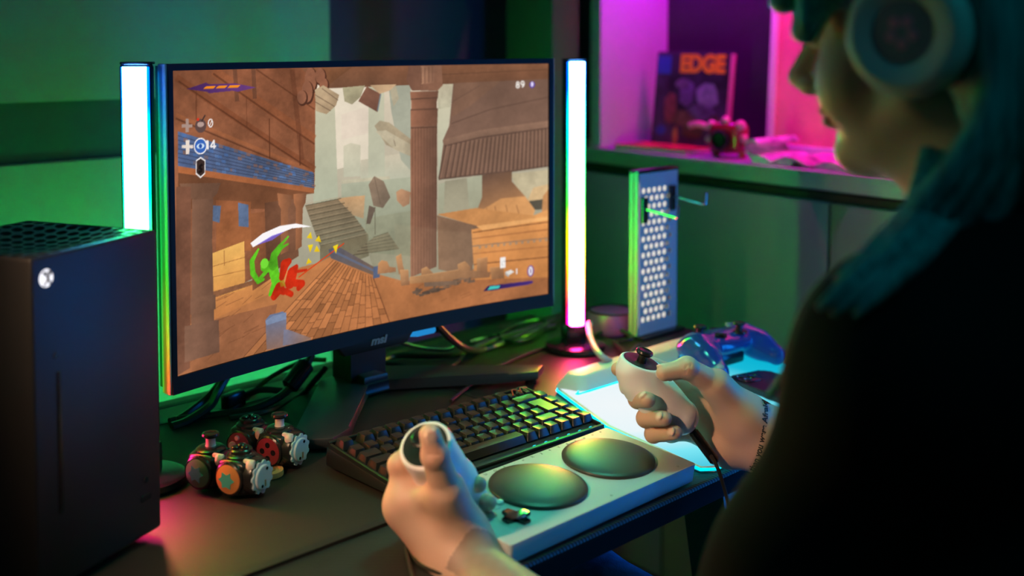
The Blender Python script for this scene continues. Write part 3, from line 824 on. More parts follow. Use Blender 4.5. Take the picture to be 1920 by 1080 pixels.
def make_monitor():
    mon = thing('curved_monitor', 'curved black gaming monitor showing a sunlit ruins game scene', 'monitor', (MX, MY, .0045))
    M_bez = mat('black bezel plastic', (.008, .008, .009), .50, spec=.2, bump=.08, bscale=600)
    M_shell = mat('monitor shell plastic', (.03, .03, .032), .5, bump=.15, bscale=500)
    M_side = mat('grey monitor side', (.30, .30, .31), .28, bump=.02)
    M_foot = mat('stand painted metal', (.028, .029, .033), .36, bump=.12, bscale=700)
    # screen surface with one colour per vertex
    img = CAN.reshape(NV, SS, NU, SS, 3).mean((1, 3))[::-1]
    g_ = img.mean(2, keepdims=True); img = img * .90 + g_ * .10
    img = np.where(img <= .04045, img / 12.92, ((img + .055) / 1.055) ** 2.4)
    u = (np.arange(NU) + .5) / NU; v = (np.arange(NV) + .5) / NV
    U, V = np.meshgrid(np.r_[0, u[1:-1], 1], np.r_[0, v[1:-1], 1])
    X = (U - .5) * SW; Z = MZ + (V - .5) * SH; Y = curve_y(X)
    I = np.arange(NU * NV).reshape(NV, NU)
    F = np.stack([I[:-1, :-1], I[:-1, 1:], I[1:, 1:], I[1:, :-1]], -1).reshape(-1, 4)
    me = np_mesh('screen', np.stack([X, Y, Z], -1).reshape(-1, 3), F, img.reshape(-1, 3))
    s = link_mesh('screen', me, attr_mat('screen picture', strength=SCREEN_POWER), mon, smooth=180)
    s['label'] = 'glowing game picture of ruins, a statue and columns'
    # bezel strips, front shell, rear shell follow the same curve
    n = 28; xs = [(-.5 + i / n) * (SW + .014) for i in range(n + 1)]
    def ribbon(name, x0, x1, z0, z1, y0, y1, m, parent=mon, tilt=0.0):
        bm = B(); q = [x0 + (x1 - x0) * i / n for i in range(n + 1)]; rows = []
        for x in q:
            cy = SAG * (1 - (min(abs(x), SW / 2 + .006) / (SW / 2)) ** 2)
            rows.append([bm.verts.new((x, cy + y, z)) for y, z in ((y0, z0), (y0 + tilt, z1), (y1, z1), (y1, z0))])
        for a, b in zip(rows, rows[1:]):
            for k in range(4): bm.faces.new((a[k], a[(k + 1) % 4], b[(k + 1) % 4], b[k]))
        bm.faces.new(rows[0]); bm.faces.new(list(reversed(rows[-1])))
        return fin(name, bm, m, parent)
    zb, zt = MZ - SH / 2, MZ + SH / 2; w = SW / 2
    ribbon('bezel_top', -w - .007, w + .007, zt, zt + .0075, -.003, .012, M_bez)
    ribbon('bezel_bottom', -w - .007, w + .007, zb - .0185, zb, -.0045, .014, M_bez, tilt=.0015)
    ribbon('bezel_side', -w - .007, -w, zb, zt, -.003, .012, M_bez)
    ribbon('bezel_side', w, w + .007, zb, zt, -.003, .012, M_bez)
    for sx in (-1, 1):
        bm = B(); box(bm, (.0035, .0165, SH + .0265), (sx * (w + .0085), .0045, MZ - .0055), .001, 1); fin('side_panel', bm, M_side, mon)
    ribbon('rear_shell', -w - .004, w + .004, zb - .016, zt + .005, .013, .03, M_shell)
    bm = B(); box(bm, (.34, .045, .19), (0, .072, MZ), .012); fin('rear_housing', bm, M_shell, mon)
    # chin badge
    bm = B(); prism(bm, [(-.062, 0), (.062, 0), (.050, -.0135), (-.050, -.0135)], 0, .014, M=Matrix(((1, 0, 0, 0), (0, 0, 1, SAG - .0055), (0, 1, 0, zb - .0175), (0, 0, 0, 1))), bev=.0015)
    ch = fin('chin_badge', bm, M_bez, mon)
    M_logo = mat('grey logo print', (.14, .15, .17), .4, bump=.02)
    lg = text_mesh('logo', 'msi', .0145, M_logo, ch, Matrix.Translation((.002, SAG - .0062, zb - .019)) @ Matrix.Rotation(pi / 2, 4, 'X'), ext=.0003, bold=.0006, shear=.25, sx=1.25)
    # navigation joystick glowing blue under the chin
    bm = B(); prism(bm, rrect(.042, .014, .006), 0, .007, M=Matrix.Translation((.085, SAG + .004, zb - .0275)), bev=.002)
    fin('status_light', bm, emit('status light', (.02, .30, .75), .8), mon)
    # stand: column, arm and V-shaped base
    bm = B()
    prism(bm, [(-.030, -.008), (.030, -.008), (.030, .034), (.018, .046), (-.018, .046), (-.030, .034)], .016, .33, M=Matrix.Translation((.052, .118, 0)), bev=.002)
    col = fin('column', bm, M_foot, mon)
    bm = B(); box(bm, (.06, .06, .06), (.052, .105, MZ), .006); fin('pivot', bm, M_foot, mon)
    base = [(.052, .165), (.10, .155), (.275, -.012), (.245, -.03), (.205, -.012), (.07, .088), (.03, .088), (-.085, -.035), (-.125, -.052), (-.165, -.02), (.002, .155)]
    bm = B(); prism(bm, base, .003, .017, bev=.004, seg=2)
    fin('base_plate', bm, M_foot, mon)
    bm = B(); prism(bm, [(.03, .09), (.07, .09), (.06, .15), (.04, .15)], .015, .026, bev=.003); fin('base_ridge', bm, M_foot, mon)
    for p in ((-.13, -.03), (.245, -.015), (.052, .15)):
        bm = B(); lathe(bm, [(.008, -.0045 if p[0] > .2 else 0), (.008, .0034)], 12, Matrix.Translation((p[0], p[1], 0))); fin('rubber_foot', bm, M_bez, mon)
    return mon
make_monitor()


# ================================================================ RGB LIGHT BARS
BAR_STOPS = [(0, (2.2, .05, .6)), (.10, (2.2, .05, .10)), (.19, (1.5, .28, .04)), (.27, (.75, 1, .04)), (.35, (.05, 1, .045)), (.74, (.04, 1, .08)), (.84, (.04, .80, .9)), (.92, (.05, .25, 1)), (1, (.10, .35, 1))]
EDGE_STOPS = [(0, (1, 0, .35)), (.08, (1, .01, .05)), (.20, (1, .22, 0)), (.34, (.8, 1, 0)), (.46, (.05, 1, .02)), (.66, (0, .9, .25)), (.78, (0, .7, 1)), (.90, (0, .08, 1)), (1, (0, .1, 1))]
REAR_STOPS = [(0, (.5, .2, .02)), (.10, (.10, 1, .02)), (.20, (0, 1, .06)), (.80, (0, 1, .14)), (.92, (0, .5, .5)), (1, (0, .15, 1))]
M_bar = emit_ramp('light bar LEDs', BAR_STOPS, BAR_POWER, 2, .04, .455)
REAR_LOW = [(0, (.3, .4, 0)), (.10, (.08, 1, .02)), (.30, (0, 1, .05)), (.50, (0, .9, .12)), (.60, (0, .12, .10)), (1, (0, .02, .12))]
M_bar_rear = [emit_ramp('light bar rear LEDs', st_, BAR_REAR_POWER * k, 2, .04, .455) for st_, k in ((REAR_LOW, 1.0), (REAR_STOPS, .065))]
M_bar_edge = [emit_ramp('light bar rim glow', EDGE_STOPS, BAR_RIM_POWER * k, 2, .04, .455) for k in (1.0, 1.0)]
M_gloss = mat('glossy black plastic', (.010, .010, .012), .22, bump=.05)
def light_bar(label, loc, rz, rear, edge, turn=0.0):
    t = thing('light_bar', label, 'light bar', loc, (0, 0, rz), 'RGB light bars beside the monitor')
    bm = B(); lathe(bm, [(.0, 0), (.046, 0), (.048, .003), (.047, .009), (.040, .012), (0, .012)], 40); fin('base_disc', bm, M_gloss, t)
    bm = B(); box(bm, (.034, .030, .036), (0, .006, .024), .004); fin('socket', bm, M_gloss, t)
    bm = B(); box(bm, (.034, .014, .418), (-.001, .008, .249), .003); fin('housing', bm, M_gloss, t)
    bm = B(); box(bm, (.022, .006, .40), (.004 if turn else 0, .0185, .249), .002, M=Matrix.Rotation(turn, 4, 'Z')); fin('rear_diffuser', bm, rear, t)
    bm = B(); prism(bm, [(-.0125, 0), (-.0125, -.006), (-.009, -.0105), (0, -.0125), (.009, -.0105), (.0125, -.006), (.0125, 0)], .040, .455)
    fin('diffuser', bm, M_bar, t, smooth=60)
    for s in (-1, 1):
        bm = B(); box(bm, (.0014, .008, .415), (s * .0134, -.001, .2475)); fin('rim_strip', bm, edge, t, smooth=0)
    bm = B(); box(bm, (.031, .026, .003), (0, .008, .459), .001); fin('end_cap', bm, M_gloss, t)
    return t
light_bar('glowing light bar at the right end of the monitor', (1.332, 1.206, 0), radians(-24), M_bar_rear[0], M_bar_edge[0], radians(36))
light_bar('glowing light bar between the tall console and the monitor', (.577, 1.158, .0045), radians(-42), M_bar_rear[1], M_bar_edge[1])

# ================================================================ PEGBOARD STAND
pb = thing('pegboard_stand', 'blue-lit perforated stand with white glowing holes and two hooks', 'pegboard', (1.499, 1.172, 0))
M_peg = mat('pale perforated sheet', (.42, .46, .50), .45, bump=.04)
M_pegside = mat('glossy grey pegboard frame', (.22, .22, .23), .25, bump=.02)
def hole_cell(bm, cx, cz, w, h, hw, r):
    """square cell with a rounded hole, in the xz plane"""
    inner = rrect(hw, hw, r, 2, cx, cz)                       # 12 points
    outer = []
    for p in inner:
        dx, dz = p[0] - cx, p[1] - cz; k = min((w / 2) / max(abs(dx), 1e-9), (h / 2) / max(abs(dz), 1e-9))
        outer.append((cx + dx * k, cz + dz * k))
    for a in (45, 135, 225, 315): pass
    i = [bm.verts.new((p[0], 0, p[1])) for p in inner]; o = [bm.verts.new((p[0], 0, p[1])) for p in outer]
    b = [bm.verts.new((p[0], .002, p[1])) for p in inner]
    n = len(i)
    for k in range(n):
        j = (k + 1) % n
        bm.faces.new((o[k], o[j], i[j], i[k])); bm.faces.new((i[k], i[j], b[j], b[k]))
    for s in ((1, 1), (-1, 1), (-1, -1), (1, -1)):            # fill the corner triangles
        c = bm.verts.new((cx + s[0] * w / 2, 0, cz + s[1] * h / 2))
        near = sorted(range(n), key=lambda q: (outer[q][0] - c.co.x) ** 2 + (outer[q][1] - c.co.z) ** 2)[:2]
        q = [k for k in range(n) if s[0] * (outer[k][0] - cx) > 0 and s[1] * (outer[k][1] - cz) > 0]
        if len(q) > 1: bm.faces.new([o[q[0]], c, o[q[-1]]] + [o[k] for k in reversed(q[1:-1])])
bm = B(); PW, RP = .0139, .0133
W0, W1 = -.050, .050; z0 = .024
bmq = lambda x0, x1, a, b: bm.faces.new([bm.verts.new((x0, 0, a)), bm.verts.new((x1, 0, a)), bm.verts.new((x1, 0, b)), bm.verts.new((x0, 0, b))])
bmq(W0, W1, 0, z0); bmq(W0, W1, z0 + 17 * RP, .272)
for r in range(17):
    zc = z0 + (r + .5) * RP; off = 0 if r % 2 == 0 else PW / 2; nc = 6 if r % 2 == 0 else 5; x0 = -.0385 + off
    bmq(W0, x0 - PW / 2, zc - RP / 2, zc + RP / 2)
    for c in range(nc): hole_cell(bm, x0 + c * PW, zc, PW, RP, .0088, .0028)
    bmq(x0 + (nc - .5) * PW, W1, zc - RP / 2, zc + RP / 2)
bmesh.ops.remove_doubles(bm, verts=bm.verts, dist=1e-6)
fin('perforated_front', bm, M_peg, pb, smooth=0)
bm = B(); box(bm, (.070, .003, .238), (-.0085, .006, .137)); lp = fin('light_panel', bm, emit('pegboard backlight', (1.0, .93, .80), 1.0), pb, smooth=0)
bm = B(); box(bm, (.100, .002, .27), (0, .019, .136)); fin('rear_sheet', bm, M_gloss, pb, smooth=0)
for x in (-.0515, .0515):
    for y in (.0045, .0145):
        bm = B(); box(bm, (.004, .0085, .274), (x, y, .137), .001, 1); fin('side_rail', bm, M_pegside, pb)
bm = B(); box(bm, (.108, .021, .004), (0, .0095, .2755), .001); fin('top_cap', bm, M_gloss, pb)
bm = B(); box(bm, (.112, .05, .006), (0, .010, .003), .001); fin('foot', bm, M_gloss, pb)
for hx, hz in ((-.040, .212), (.034, .226)):
    bm = B(); box(bm, (.014, .005, .042), (hx, -.003, hz), .001); h = fin('hook_plate', bm, M_gloss, pb)
    bm = B(); tube(bm, [(hx, -.004, hz + .002), (hx + .004, -.03, hz - .002), (hx + .006, -.062, hz - .006), (hx + .006, -.066, hz + .0), (hx + .006, -.067, hz + .014)], .0022, 8, 5)
    fin('hook', bm, mat('hook wire', (.25, .27, .25), .2, 1.0, bump=.01), h)

# ================================================================ LIT WHITE PAD
lpad = thing('illuminated_pad', 'white glowing tray-like pad with a raised rear rim', 'mouse pad', (1.25, .91, 0))
M_rim = mat('matte white plastic', (.62, .64, .64), .45, bump=.06, bscale=500)
outl = [(-.205, -.155), (-.192, -.166), (.215, -.166), (.228, -.15), (.228, .15), (.205, .172), (-.085, .172), (-.105, .16), (-.172, .012)]
def inset(poly, d):
    c = (sum(p[0] for p in poly) / len(poly), sum(p[1] for p in poly) / len(poly)); o = []
    n = len(poly)
    for i in range(n):
        a, b, e = Vector((*poly[i - 1], 0)), Vector((*poly[i], 0)), Vector((*poly[(i + 1) % n], 0))
        n1 = (b - a).normalized(); n2 = (e - b).normalized(); m = Vector((-(n1 + n2).y, (n1 + n2).x, 0)).normalized()
        o.append((b.x + m.x * d, b.y + m.y * d))
    return o
bm = B(); prism(bm, outl, 0, .006, bev=.0015); fin('tray', bm, M_rim, lpad)
PAD_STOPS = [(0, (.92, .98, 1.0)), (.30, (.86, .97, 1.0)), (.52, (.22, .84, .96)), (.75, (0.01, .52, .72)), (1, (0, .46, .68))]
bm = B(); prism(bm, inset(outl, .005), .006, .0075); fin('lit_surface', bm, emit_radial('backlit pad', PAD_STOPS, .95, (-.10, .05, .007), .34), lpad, smooth=0)
M_cyan = emit('cyan edge LEDs', (.0, .75, .95), 2.2)
bm = B()
q = outl + [outl[0]]
for z in (.0022,):
    tube(bm, [(p[0], p[1], z + .002) for p in inset(outl, -.0006)] + [(*inset(outl, -.0006)[0], z + .002)], .0016, 6, 0, cap=False)
fin('edge_light', bm, M_cyan, lpad)
bm = B()
rp = [(-.108, .163), (-.088, .174), (.205, .174), (.226, .158)]; rq = [(-.098, .128), (-.085, .118), (.205, .118), (.222, .128)]
vb = [bm.verts.new((p[0], p[1], .0075)) for p in rp]; vt = [bm.verts.new((p[0] + dx, p[1] - .006, .024)) for p, dx in zip(rp, (.022, .015, -.006, -.012))]
wb_ = [bm.verts.new((p[0], p[1], .0075)) for p in rq]; wt = [bm.verts.new((p[0] + dx, p[1] + .018, .024)) for p, dx in zip(rq, (.016, .012, -.004, -.01))]
for a, b in ((vb, vt), (vt, wt), (wt, wb_), (wb_, vb)):
    for k in range(3): bm.faces.new((a[k], a[k + 1], b[k + 1], b[k]))
bm.faces.new((vb[0], vt[0], wt[0], wb_[0])); bm.faces.new((vb[3], vt[3], wt[3], wb_[3]))
bmesh.ops.recalc_face_normals(bm, faces=bm.faces)
bmesh.ops.bevel(bm, geom=list(bm.edges), offset=.0025, segments=2, affect='EDGES', profile=.5)
fin('rear_rim', bm, M_rim, lpad)
bm = B(); tube(bm, [(p[0], p[1] - .0012, .0085) for p in rq], .0012, 6, 4); fin('rim_light', bm, M_cyan, lpad)


# ================================================================ KEYBOARD (75 % layout with an upright two-row enter key)
U1 = .01905
kb = thing('mechanical_keyboard', 'black mechanical keyboard in front of the monitor', 'keyboard', (0.757, 1.033, .0046), (0, 0, radians(-1.5)))
KT = radians(6.1)
# local frame: origin at the escape key centre on the desk, x to the right, y away; the key deck is tilted about x
DK = Matrix.Translation((0, 0, .031)) @ Matrix.Rotation(KT, 4, 'X')
M_case = mat('black aluminium case', (.016, .016, .019), .38, .3, bump=.1, bscale=900)
M_key = mat('black keycap plastic', (.012, .012, .012), .31, bump=.18, bscale=1500, var=.1, vscale=90)
M_plate = mat('dark switch plate', (.030, .032, .030), .5, bump=.1)
L0, R0, Tp, Bt = -.0145, .2955, .0155, -.1275          # deck outline in local deck coordinates
bm = B()
def dk(x, y, z): return DK @ Vector((x, y, z))
sec = []
for x in (L0, R0):
    pts = [dk(x, Tp, -.006), dk(x, Bt, -.006)]
    ft, fb = pts; sec.append([bm.verts.new(ft), bm.verts.new(fb), bm.verts.new((x, fb.y - .006, .0045)), bm.verts.new((x, ft.y + .002, .0045))])
for k in range(4): bm.faces.new((sec[0][k], sec[0][(k + 1) % 4], sec[1][(k + 1) % 4], sec[1][k]))
bm.faces.new(list(reversed(sec[0]))); bm.faces.new(sec[1])
bmesh.ops.recalc_face_normals(bm, faces=bm.faces)
bmesh.ops.bevel(bm, geom=list(bm.edges), offset=.0018, segments=2, affect='EDGES', profile=.5)
fin('case', bm, M_case, kb)
def bar_dk(name, x0, x1, y0, y1, z0, z1, m, parent=None, bev=.001):
    bm = B(); box(bm, (x1 - x0, y1 - y0, z1 - z0), ((x0 + x1) / 2, (y0 + y1) / 2, (z0 + z1) / 2), bev, 1, M=DK); return fin(name, bm, m, parent or kb)
bar_dk('case_rim', L0 + .001, R0 - .001, Tp - .0045, Tp - .0005, -.007, .0005, M_case)
bar_dk('case_rim', L0 + .001, R0 - .001, Bt + .0005, Bt + .006, -.007, -.002, M_case)
bar_dk('case_rim', L0 + .001, L0 + .0045, Bt + .006, Tp - .0045, -.007, -.001, M_case)
bar_dk('case_rim', R0 - .0045, R0 - .001, Bt + .006, Tp - .0045, -.007, -.001, M_case)
bar_dk('switch_plate', L0 + .004, R0 - .004, Bt + .005, Tp - .004, -.0075, -.0055, M_plate)
KEYS = {}
def keycap_mesh(w, iso=False):
    key = (round(w, 2), iso)
    if key in KEYS: return KEYS[key]
    bm = B(); hw = w * U1 / 2 - .0006; hd = U1 / 2 - .0006
    if not iso:
        base = rrect(2 * hw, 2 * hd, .0015, 2); top = rrect(2 * hw - .0056, 2 * hd - .0046, .0018, 2)
        nb = len(base)
        zt = lambda x, y: .0040 - .0006 * (1 - (x / max(hw - .003, .001)) ** 2) * (1 if w < 3 else -.6)
        a = [bm.verts.new((p[0], p[1], -.0048)) for p in base]
        t = [bm.verts.new((p[0], p[1] + .0008, .0040)) for p in top]
        for k in range(nb): bm.faces.new((a[k], a[(k + 1) % nb], t[(k + 1) % nb], t[k]))
        # dished top: strips across x
        n = 6; ys = hd - .0023
        c = bm.verts.new((0, .0008, .0033 if w < 3 else .0044))
        mid = [bm.verts.new((p[0] * .55, p[1] * .75 + .0008, .0035 if w < 3 else .0043)) for p in top]
        for k in range(nb):
            j = (k + 1) % nb
            bm.faces.new((t[k], t[j], mid[j], mid[k])); bm.faces.new((mid[k], mid[j], c))
    else:                                                        # tall L-shaped enter key
        o = [(-.75 * U1 + .0006, U1 - .0006), (.75 * U1 - .0006, U1 - .0006), (.75 * U1 - .0006, -U1 + .0006), (-.5 * U1 + .0006, -U1 + .0006), (-.5 * U1 + .0006, .0006), (-.75 * U1 + .0006, .0006)]
        i_ = [(-.75 * U1 + .0032, U1 - .0022), (.75 * U1 - .0032, U1 - .0022), (.75 * U1 - .0032, -U1 + .0036), (-.5 * U1 + .0032, -U1 + .0036), (-.5 * U1 + .0032, .0036), (-.75 * U1 + .0032, .0036)]
        a = [bm.verts.new((p[0], p[1], -.0048)) for p in o]; t = [bm.verts.new((p[0], p[1], .0040)) for p in i_]
        for k in range(6): bm.faces.new((a[k], a[(k + 1) % 6], t[(k + 1) % 6], t[k]))
        bm.faces.new(t)
    bmesh.ops.recalc_face_normals(bm, faces=bm.faces)
    me = bpy.data.meshes.new('keycap'); bm.to_mesh(me); bm.free(); me.materials.append(M_key)
    me.polygons.foreach_set('use_smooth', [True] * len(me.polygons)); me.set_sharp_from_angle(angle=radians(30))
    KEYS[key] = me
    return me
def key(xc, row, w=1, iso=False):
    o = bpy.data.objects.new('keycap', keycap_mesh(w, iso)); COL.objects.link(o); o.parent = kb
    y = -(row * U1 + (.004 if row > 0 else 0)); slope = (-.035, 0, .06, .02, -.02, -.06)[int(row)] if not iso else 0
    o.matrix_local = DK @ Matrix.Translation(((xc - .5) * U1, y, .0004 + (.0008 if row in (0, 5) else 0))) @ Matrix.Rotation(slope, 4, 'X')
    return o
ROWS = [[(0, 1)] + [(1.5 + i, 1) for i in range(12)],
        [(i, 1) for i in range(13)] + [(13, 2), (15, 1)],
        [(0, 1.5)] + [(1.5 + i, 1) for i in range(12)] + [(15, 1)],
        [(0, 1.75)] + [(1.75 + i, 1) for i in range(12)] + [(15, 1)],
        [(0, 1.25)] + [(1.25 + i, 1) for i in range(11)] + [(12.25, 1.75), (14, 1), (15, 1)],
        [(0, 1.25), (1.25, 1.25), (2.5, 1.25), (3.75, 6.25)] + [(10 + i, 1) for i in range(6)]]
for r, row in enumerate(ROWS):
    for x, w in row: key(x + w / 2, r, w)
key(14.25, 2.5, 1.5, True)
# opened slot at the end of the function row: bare board, stems and loose wires
slot = bar_dk('open_slot_board', 13.62 * U1 - .5 * U1, 15.9 * U1 - .5 * U1, -.0085, .0088, -.0056, -.0040, mat('green-black circuit board', (.05, .09, .05), .35, bump=.1))
for sx in (13.9, 14.7, 15.3):
    bar_dk('switch_socket', (sx - .5) * U1 - .004, (sx - .5) * U1 + .004, -.005, .005, -.004, .001, M_plate, slot)
for k, (c, pts) in enumerate(((( .5, .02, .02), [(13.8, -.006), (14.2, .004), (14.7, -.002)]), ((.02, .02, .02), [(14.1, -.006), (14.8, .006), (15.2, -.004)]), ((.5, .03, .02), [(14.6, -.006), (14.9, .004), (15.5, .003)]))):
    bm = B(); tube(bm, [dk((x - .5) * U1, y, .003 + .002 * (i == 1)) for i, (x, y) in enumerate(pts)], .0009, 6, 5); fin('loose_wire', bm, mat('wire sheath', c, .4), slot)
# small LEDs shining out under the front row
M_led = emit('key LEDs', (.03, .75, .85), .9)
for i in range(6):
    bm = B(); x = (9.55 + i) * U1; ball(bm, .0016, (x, Bt + .0085, -.0042), (1.6, .8, .8), M=DK, u=8, v=6); fin('key_light', bm, M_led, kb)
for x, y in ((L0 + .03, -.11), (R0 - .03, -.11), (L0 + .03, .0), (R0 - .03, .0)):
    bm = B(); box(bm, (.03, .01, .0045), (x, y, .00225), .001); fin('rubber_foot', bm, M_gloss, kb)

# ================================================================ WHITE ADAPTIVE CONTROLLER
xa = thing('adaptive_controller', 'flat white controller with two big round black pads at the desk edge', 'controller', (0.727, 0.738, 0), (0, 0, radians(.6)))
XT = radians(4.4)
XM = Matrix.Translation((0, 0, .0215)) @ Matrix.Rotation(XT, 4, 'X')     # top plane: origin front left corner
M_xac = mat('matte white controller plastic', (.50, .56, .56), .48, bump=.08, bscale=900)
M_dome = mat('black rubber pad', (.030, .030, .028), .40, spec=.8, bump=.10, bscale=1800)
M_grey = mat('grey icon print', (.20, .24, .26), .5, bump=.02)
bm = B()
o = rrect(.292, .130, .004, 3, .146, .065)
top = [bm.verts.new(XM @ Vector((p[0], p[1], 0))) for p in o]; bot = [bm.verts.new((p[0] * .985 + .002, p[1] * .97 + .002, .0015)) for p in o]
n = len(o)
for k in range(n): bm.faces.new((bot[k], bot[(k + 1) % n], top[(k + 1) % n], top[k]))
bm.faces.new(top); bm.faces.new(list(reversed(bot)))
bmesh.ops.recalc_face_normals(bm, faces=bm.faces)
bmesh.ops.bevel(bm, geom=list({e for f in bm.faces if len(f.verts) > 4 for e in f.edges}), offset=.0012, segments=2, affect='EDGES', profile=.5)
body = fin('body', bm, M_xac, xa)
for cx in (.1095, .222):
    bm = B(); lathe(bm, [(.0, .0), (.0515, .0), (.0518, .0022), (.0508, .0034), (.046, .0048), (.036, .0062), (.022, .0071), (.010, .0074), (0, .0075)], 72, M=XM @ Matrix.Translation((cx, .0685, 0)))
    fin('round_pad', bm, M_dome, xa, smooth=50)
DP = (.042, .034)
bm = B(); lathe(bm, [(0, 0), (.0175, 0), (.0178, .0004), (.016, .0007), (0, .0002)], 40, M=XM @ Matrix.Translation((*DP, 0))); fin('dpad_dish', bm, M_xac, xa)
bm = B(); w, l = .0045, .0155
cross = [(-w, -l), (w, -l), (w, -w), (l, -w), (l, w), (w, w), (w, l), (-w, l), (-w, w), (-l, w), (-l, -w), (-w, -w)]
prism(bm, cross, .0003, .0045, M=XM @ Matrix.Translation((*DP, 0)), bev=.0012); fin('dpad', bm, mat('gloss black dpad', (.008, .008, .009), .12, coat=.5), xa)
for p, r in (((.046, .068), .0055), ((.036, .0835), .0052)):
    bm = B(); lathe(bm, [(r, 0), (r, .0008), (r * .8, .0028), (r * .4, .0037), (0, .004)], 24, M=XM @ Matrix.Translation((p[0] + .006, p[1], 0))); fin('menu_button', bm, mat('pearl button', (.75, .77, .77), .15, coat=.6), xa)
    bm = B(); lathe(bm, [(0, 0), (.0085, 0), (.0082, .0005), (0, .0003)], 28, M=XM @ Matrix.Translation((p[0] - .002, p[1], 0))); fin('button_dish', bm, M_xac, xa)
marks = ['I', 'J', 'R', 'U', 'O', '8', '-', '=', 'X', '3', '9', 'Y', 'B', 'A', 'o', 'o', 'o']
for k, ch in enumerate(marks):
    text_mesh('port_icon', ch, .0055, M_grey, xa, XM @ Matrix.Translation((.045 + k * .0143, .1245, .0003)), ext=.0001)
text_mesh('port_icon', 'o', .006, M_grey, xa, XM @ Matrix.Translation((.155, .0085, .0003)), ext=.0001)
text_mesh('port_icon', 'o', .006, M_grey, xa, XM @ Matrix.Translation((.268, .0085, .0003)), ext=.0001)
text_mesh('port_icon', 'II', .0045, M_grey, xa, XM @ Matrix.Translation((.033, .055, .0003)), ext=.0001)
bm = B(); box(bm, (.014, .007, .005), (.246, .134, .024), .001); fin('plug', bm, M_gloss, xa)


# ================================================================ TALL GAME CONSOLE
A_, B_ = Vector((.380, .959)), Vector((.532, 1.026))
cyaw = math.atan2(B_.y - A_.y, B_.x - A_.x)
con = thing('game_console', 'tall black tower console with a glowing round emblem at the left edge', 'console', ((A_.x + B_.x) / 2, (A_.y + B_.y) / 2, .0044), (0, 0, cyaw))
M_con = mat('matte black console plastic', (.016, .017, .018), .42, bump=.18, bscale=1400)
CWd, CHt = .162, .3056
bm = B(); box(bm, (CWd, CWd, CHt - .012), (0, CWd / 2, .012 + (CHt - .012) / 2 - .005), .0035, 3)
top_faces = [f for f in bm.faces if f.normal.z > .9 and f.calc_area() > .01]
bmesh.ops.delete(bm, geom=top_faces, context='FACES_ONLY')
cb = fin('body', bm, M_con, con)
bm = B(); lathe(bm, [(0, 0), (.066, 0), (.068, .004), (.062, .008), (0, .008)], 40, M=Matrix.Translation((0, CWd / 2, 0))); fin('round_foot', bm, M_con, con)
# dished vent with rows of round holes
bm = B(); n = 11; pt = (CWd - .006) / n; zt = CHt - .0055
def dish(x, y):
    r = math.hypot(x, y - CWd / 2) / (CWd * .5); return zt - .010 * max(0, 1 - r * r)
for i in range(n):
    for j in range(n):
        cx = -CWd / 2 + .003 + (i + .5) * pt; cy = .003 + (j + .5) * pt; k0 = len(bm.verts)
        seg = 10; ring = [(cx + pt * .40 * cos(2 * pi * q / seg), cy + pt * .40 * sin(2 * pi * q / seg)) for q in range(seg)]
        sq = []
        for p in ring:
            dx, dy = p[0] - cx, p[1] - cy; k = (pt / 2) / max(abs(dx), abs(dy)); sq.append((cx + dx * k, cy + dy * k))
        a = [bm.verts.new((*p, dish(*p))) for p in ring]; o_ = [bm.verts.new((*p, dish(*p))) for p in sq]; lo = [bm.verts.new((*p, dish(*p) - .006)) for p in ring]
        for q in range(seg):
            w = (q + 1) % seg
            bm.faces.new((o_[q], o_[w], a[w], a[q])); bm.faces.new((a[q], a[w], lo[w], lo[q]))
        for s in ((1, 1), (-1, 1), (-1, -1), (1, -1)):
            q = [k for k in range(seg) if s[0] * (sq[k][0] - cx) > 1e-9 and s[1] * (sq[k][1] - cy) > 1e-9]
            x, y = cx + s[0] * pt / 2, cy + s[1] * pt / 2
            c = bm.verts.new((x, y, dish(x, y)))
            if len(q) > 1 and max(q) - min(q) == len(q) - 1: bm.faces.new([o_[q[0]], c, o_[q[-1]]] + [o_[k] for k in reversed(q[1:-1])])
bm.normal_update()
fin('vent_grille', bm, M_con, con, smooth=0)
bm = B(); box(bm, (CWd - .006, CWd - .006, .002), (0, CWd / 2, CHt - .03)); fin('inner_floor', bm, M_gloss, con, smooth=0)
# power emblem, disc slot, ports
ex, ez = -.064, .281
FM = Matrix(((.75, 0, 0, ex), (0, 0, -.75, 0), (0, .75, 0, ez), (0, 0, 0, 1)))      # front plane: local x, z-up, out of the front
bm = B(); lathe(bm, [(0, -.001), (.0098, -.001), (.0102, .0004), (.0090, .0016), (.005, .0024), (0, .0026)], 32, M=FM)
em = fin('power_emblem', bm, emit('white emblem light', (.92, .92, 1.0), 1.5), con); em['label'] = 'round glowing white power emblem'
bm = B()
for s in (-1, 1):
    tube(bm, [FM @ Vector((s * -.0066, .0064, .0018)), FM @ Vector((s * -.0022, .0034, .0028)), FM @ Vector((0, -.0002, .003)), FM @ Vector((s * .003, -.0046, .0024)), FM @ Vector((s * .0052, -.0080, .0012))], .0011, 6, 4)
tube(bm, [FM @ Vector((-.0052, .0078, .0014)), FM @ Vector((0, .0064, .0026)), FM @ Vector((.0052, .0078, .0014))], .0008, 6, 4)
fin('emblem_cross', bm, mat('grey emblem cut', (.08, .08, .10), .5, bump=.02), em)
bm = B(); box(bm, (.0045, .003, .125), (-.052, -.0002, .135), .0008, 1); fin('disc_slot', bm, M_gloss, con)
bm = B(); lathe(bm, [(0, 0), (.0032, 0), (.003, .001), (0, .001)], 16, M=Matrix(((1, 0, 0, -.055), (0, 0, -1, 0), (0, 1, 0, .212), (0, 0, 0, 1)))); fin('eject_button', bm, M_gloss, con)
bm = B(); box(bm, (.014, .002, .0065), (.058, -.0002, .045), .0006, 1); fin('usb_port', bm, M_gloss, con)
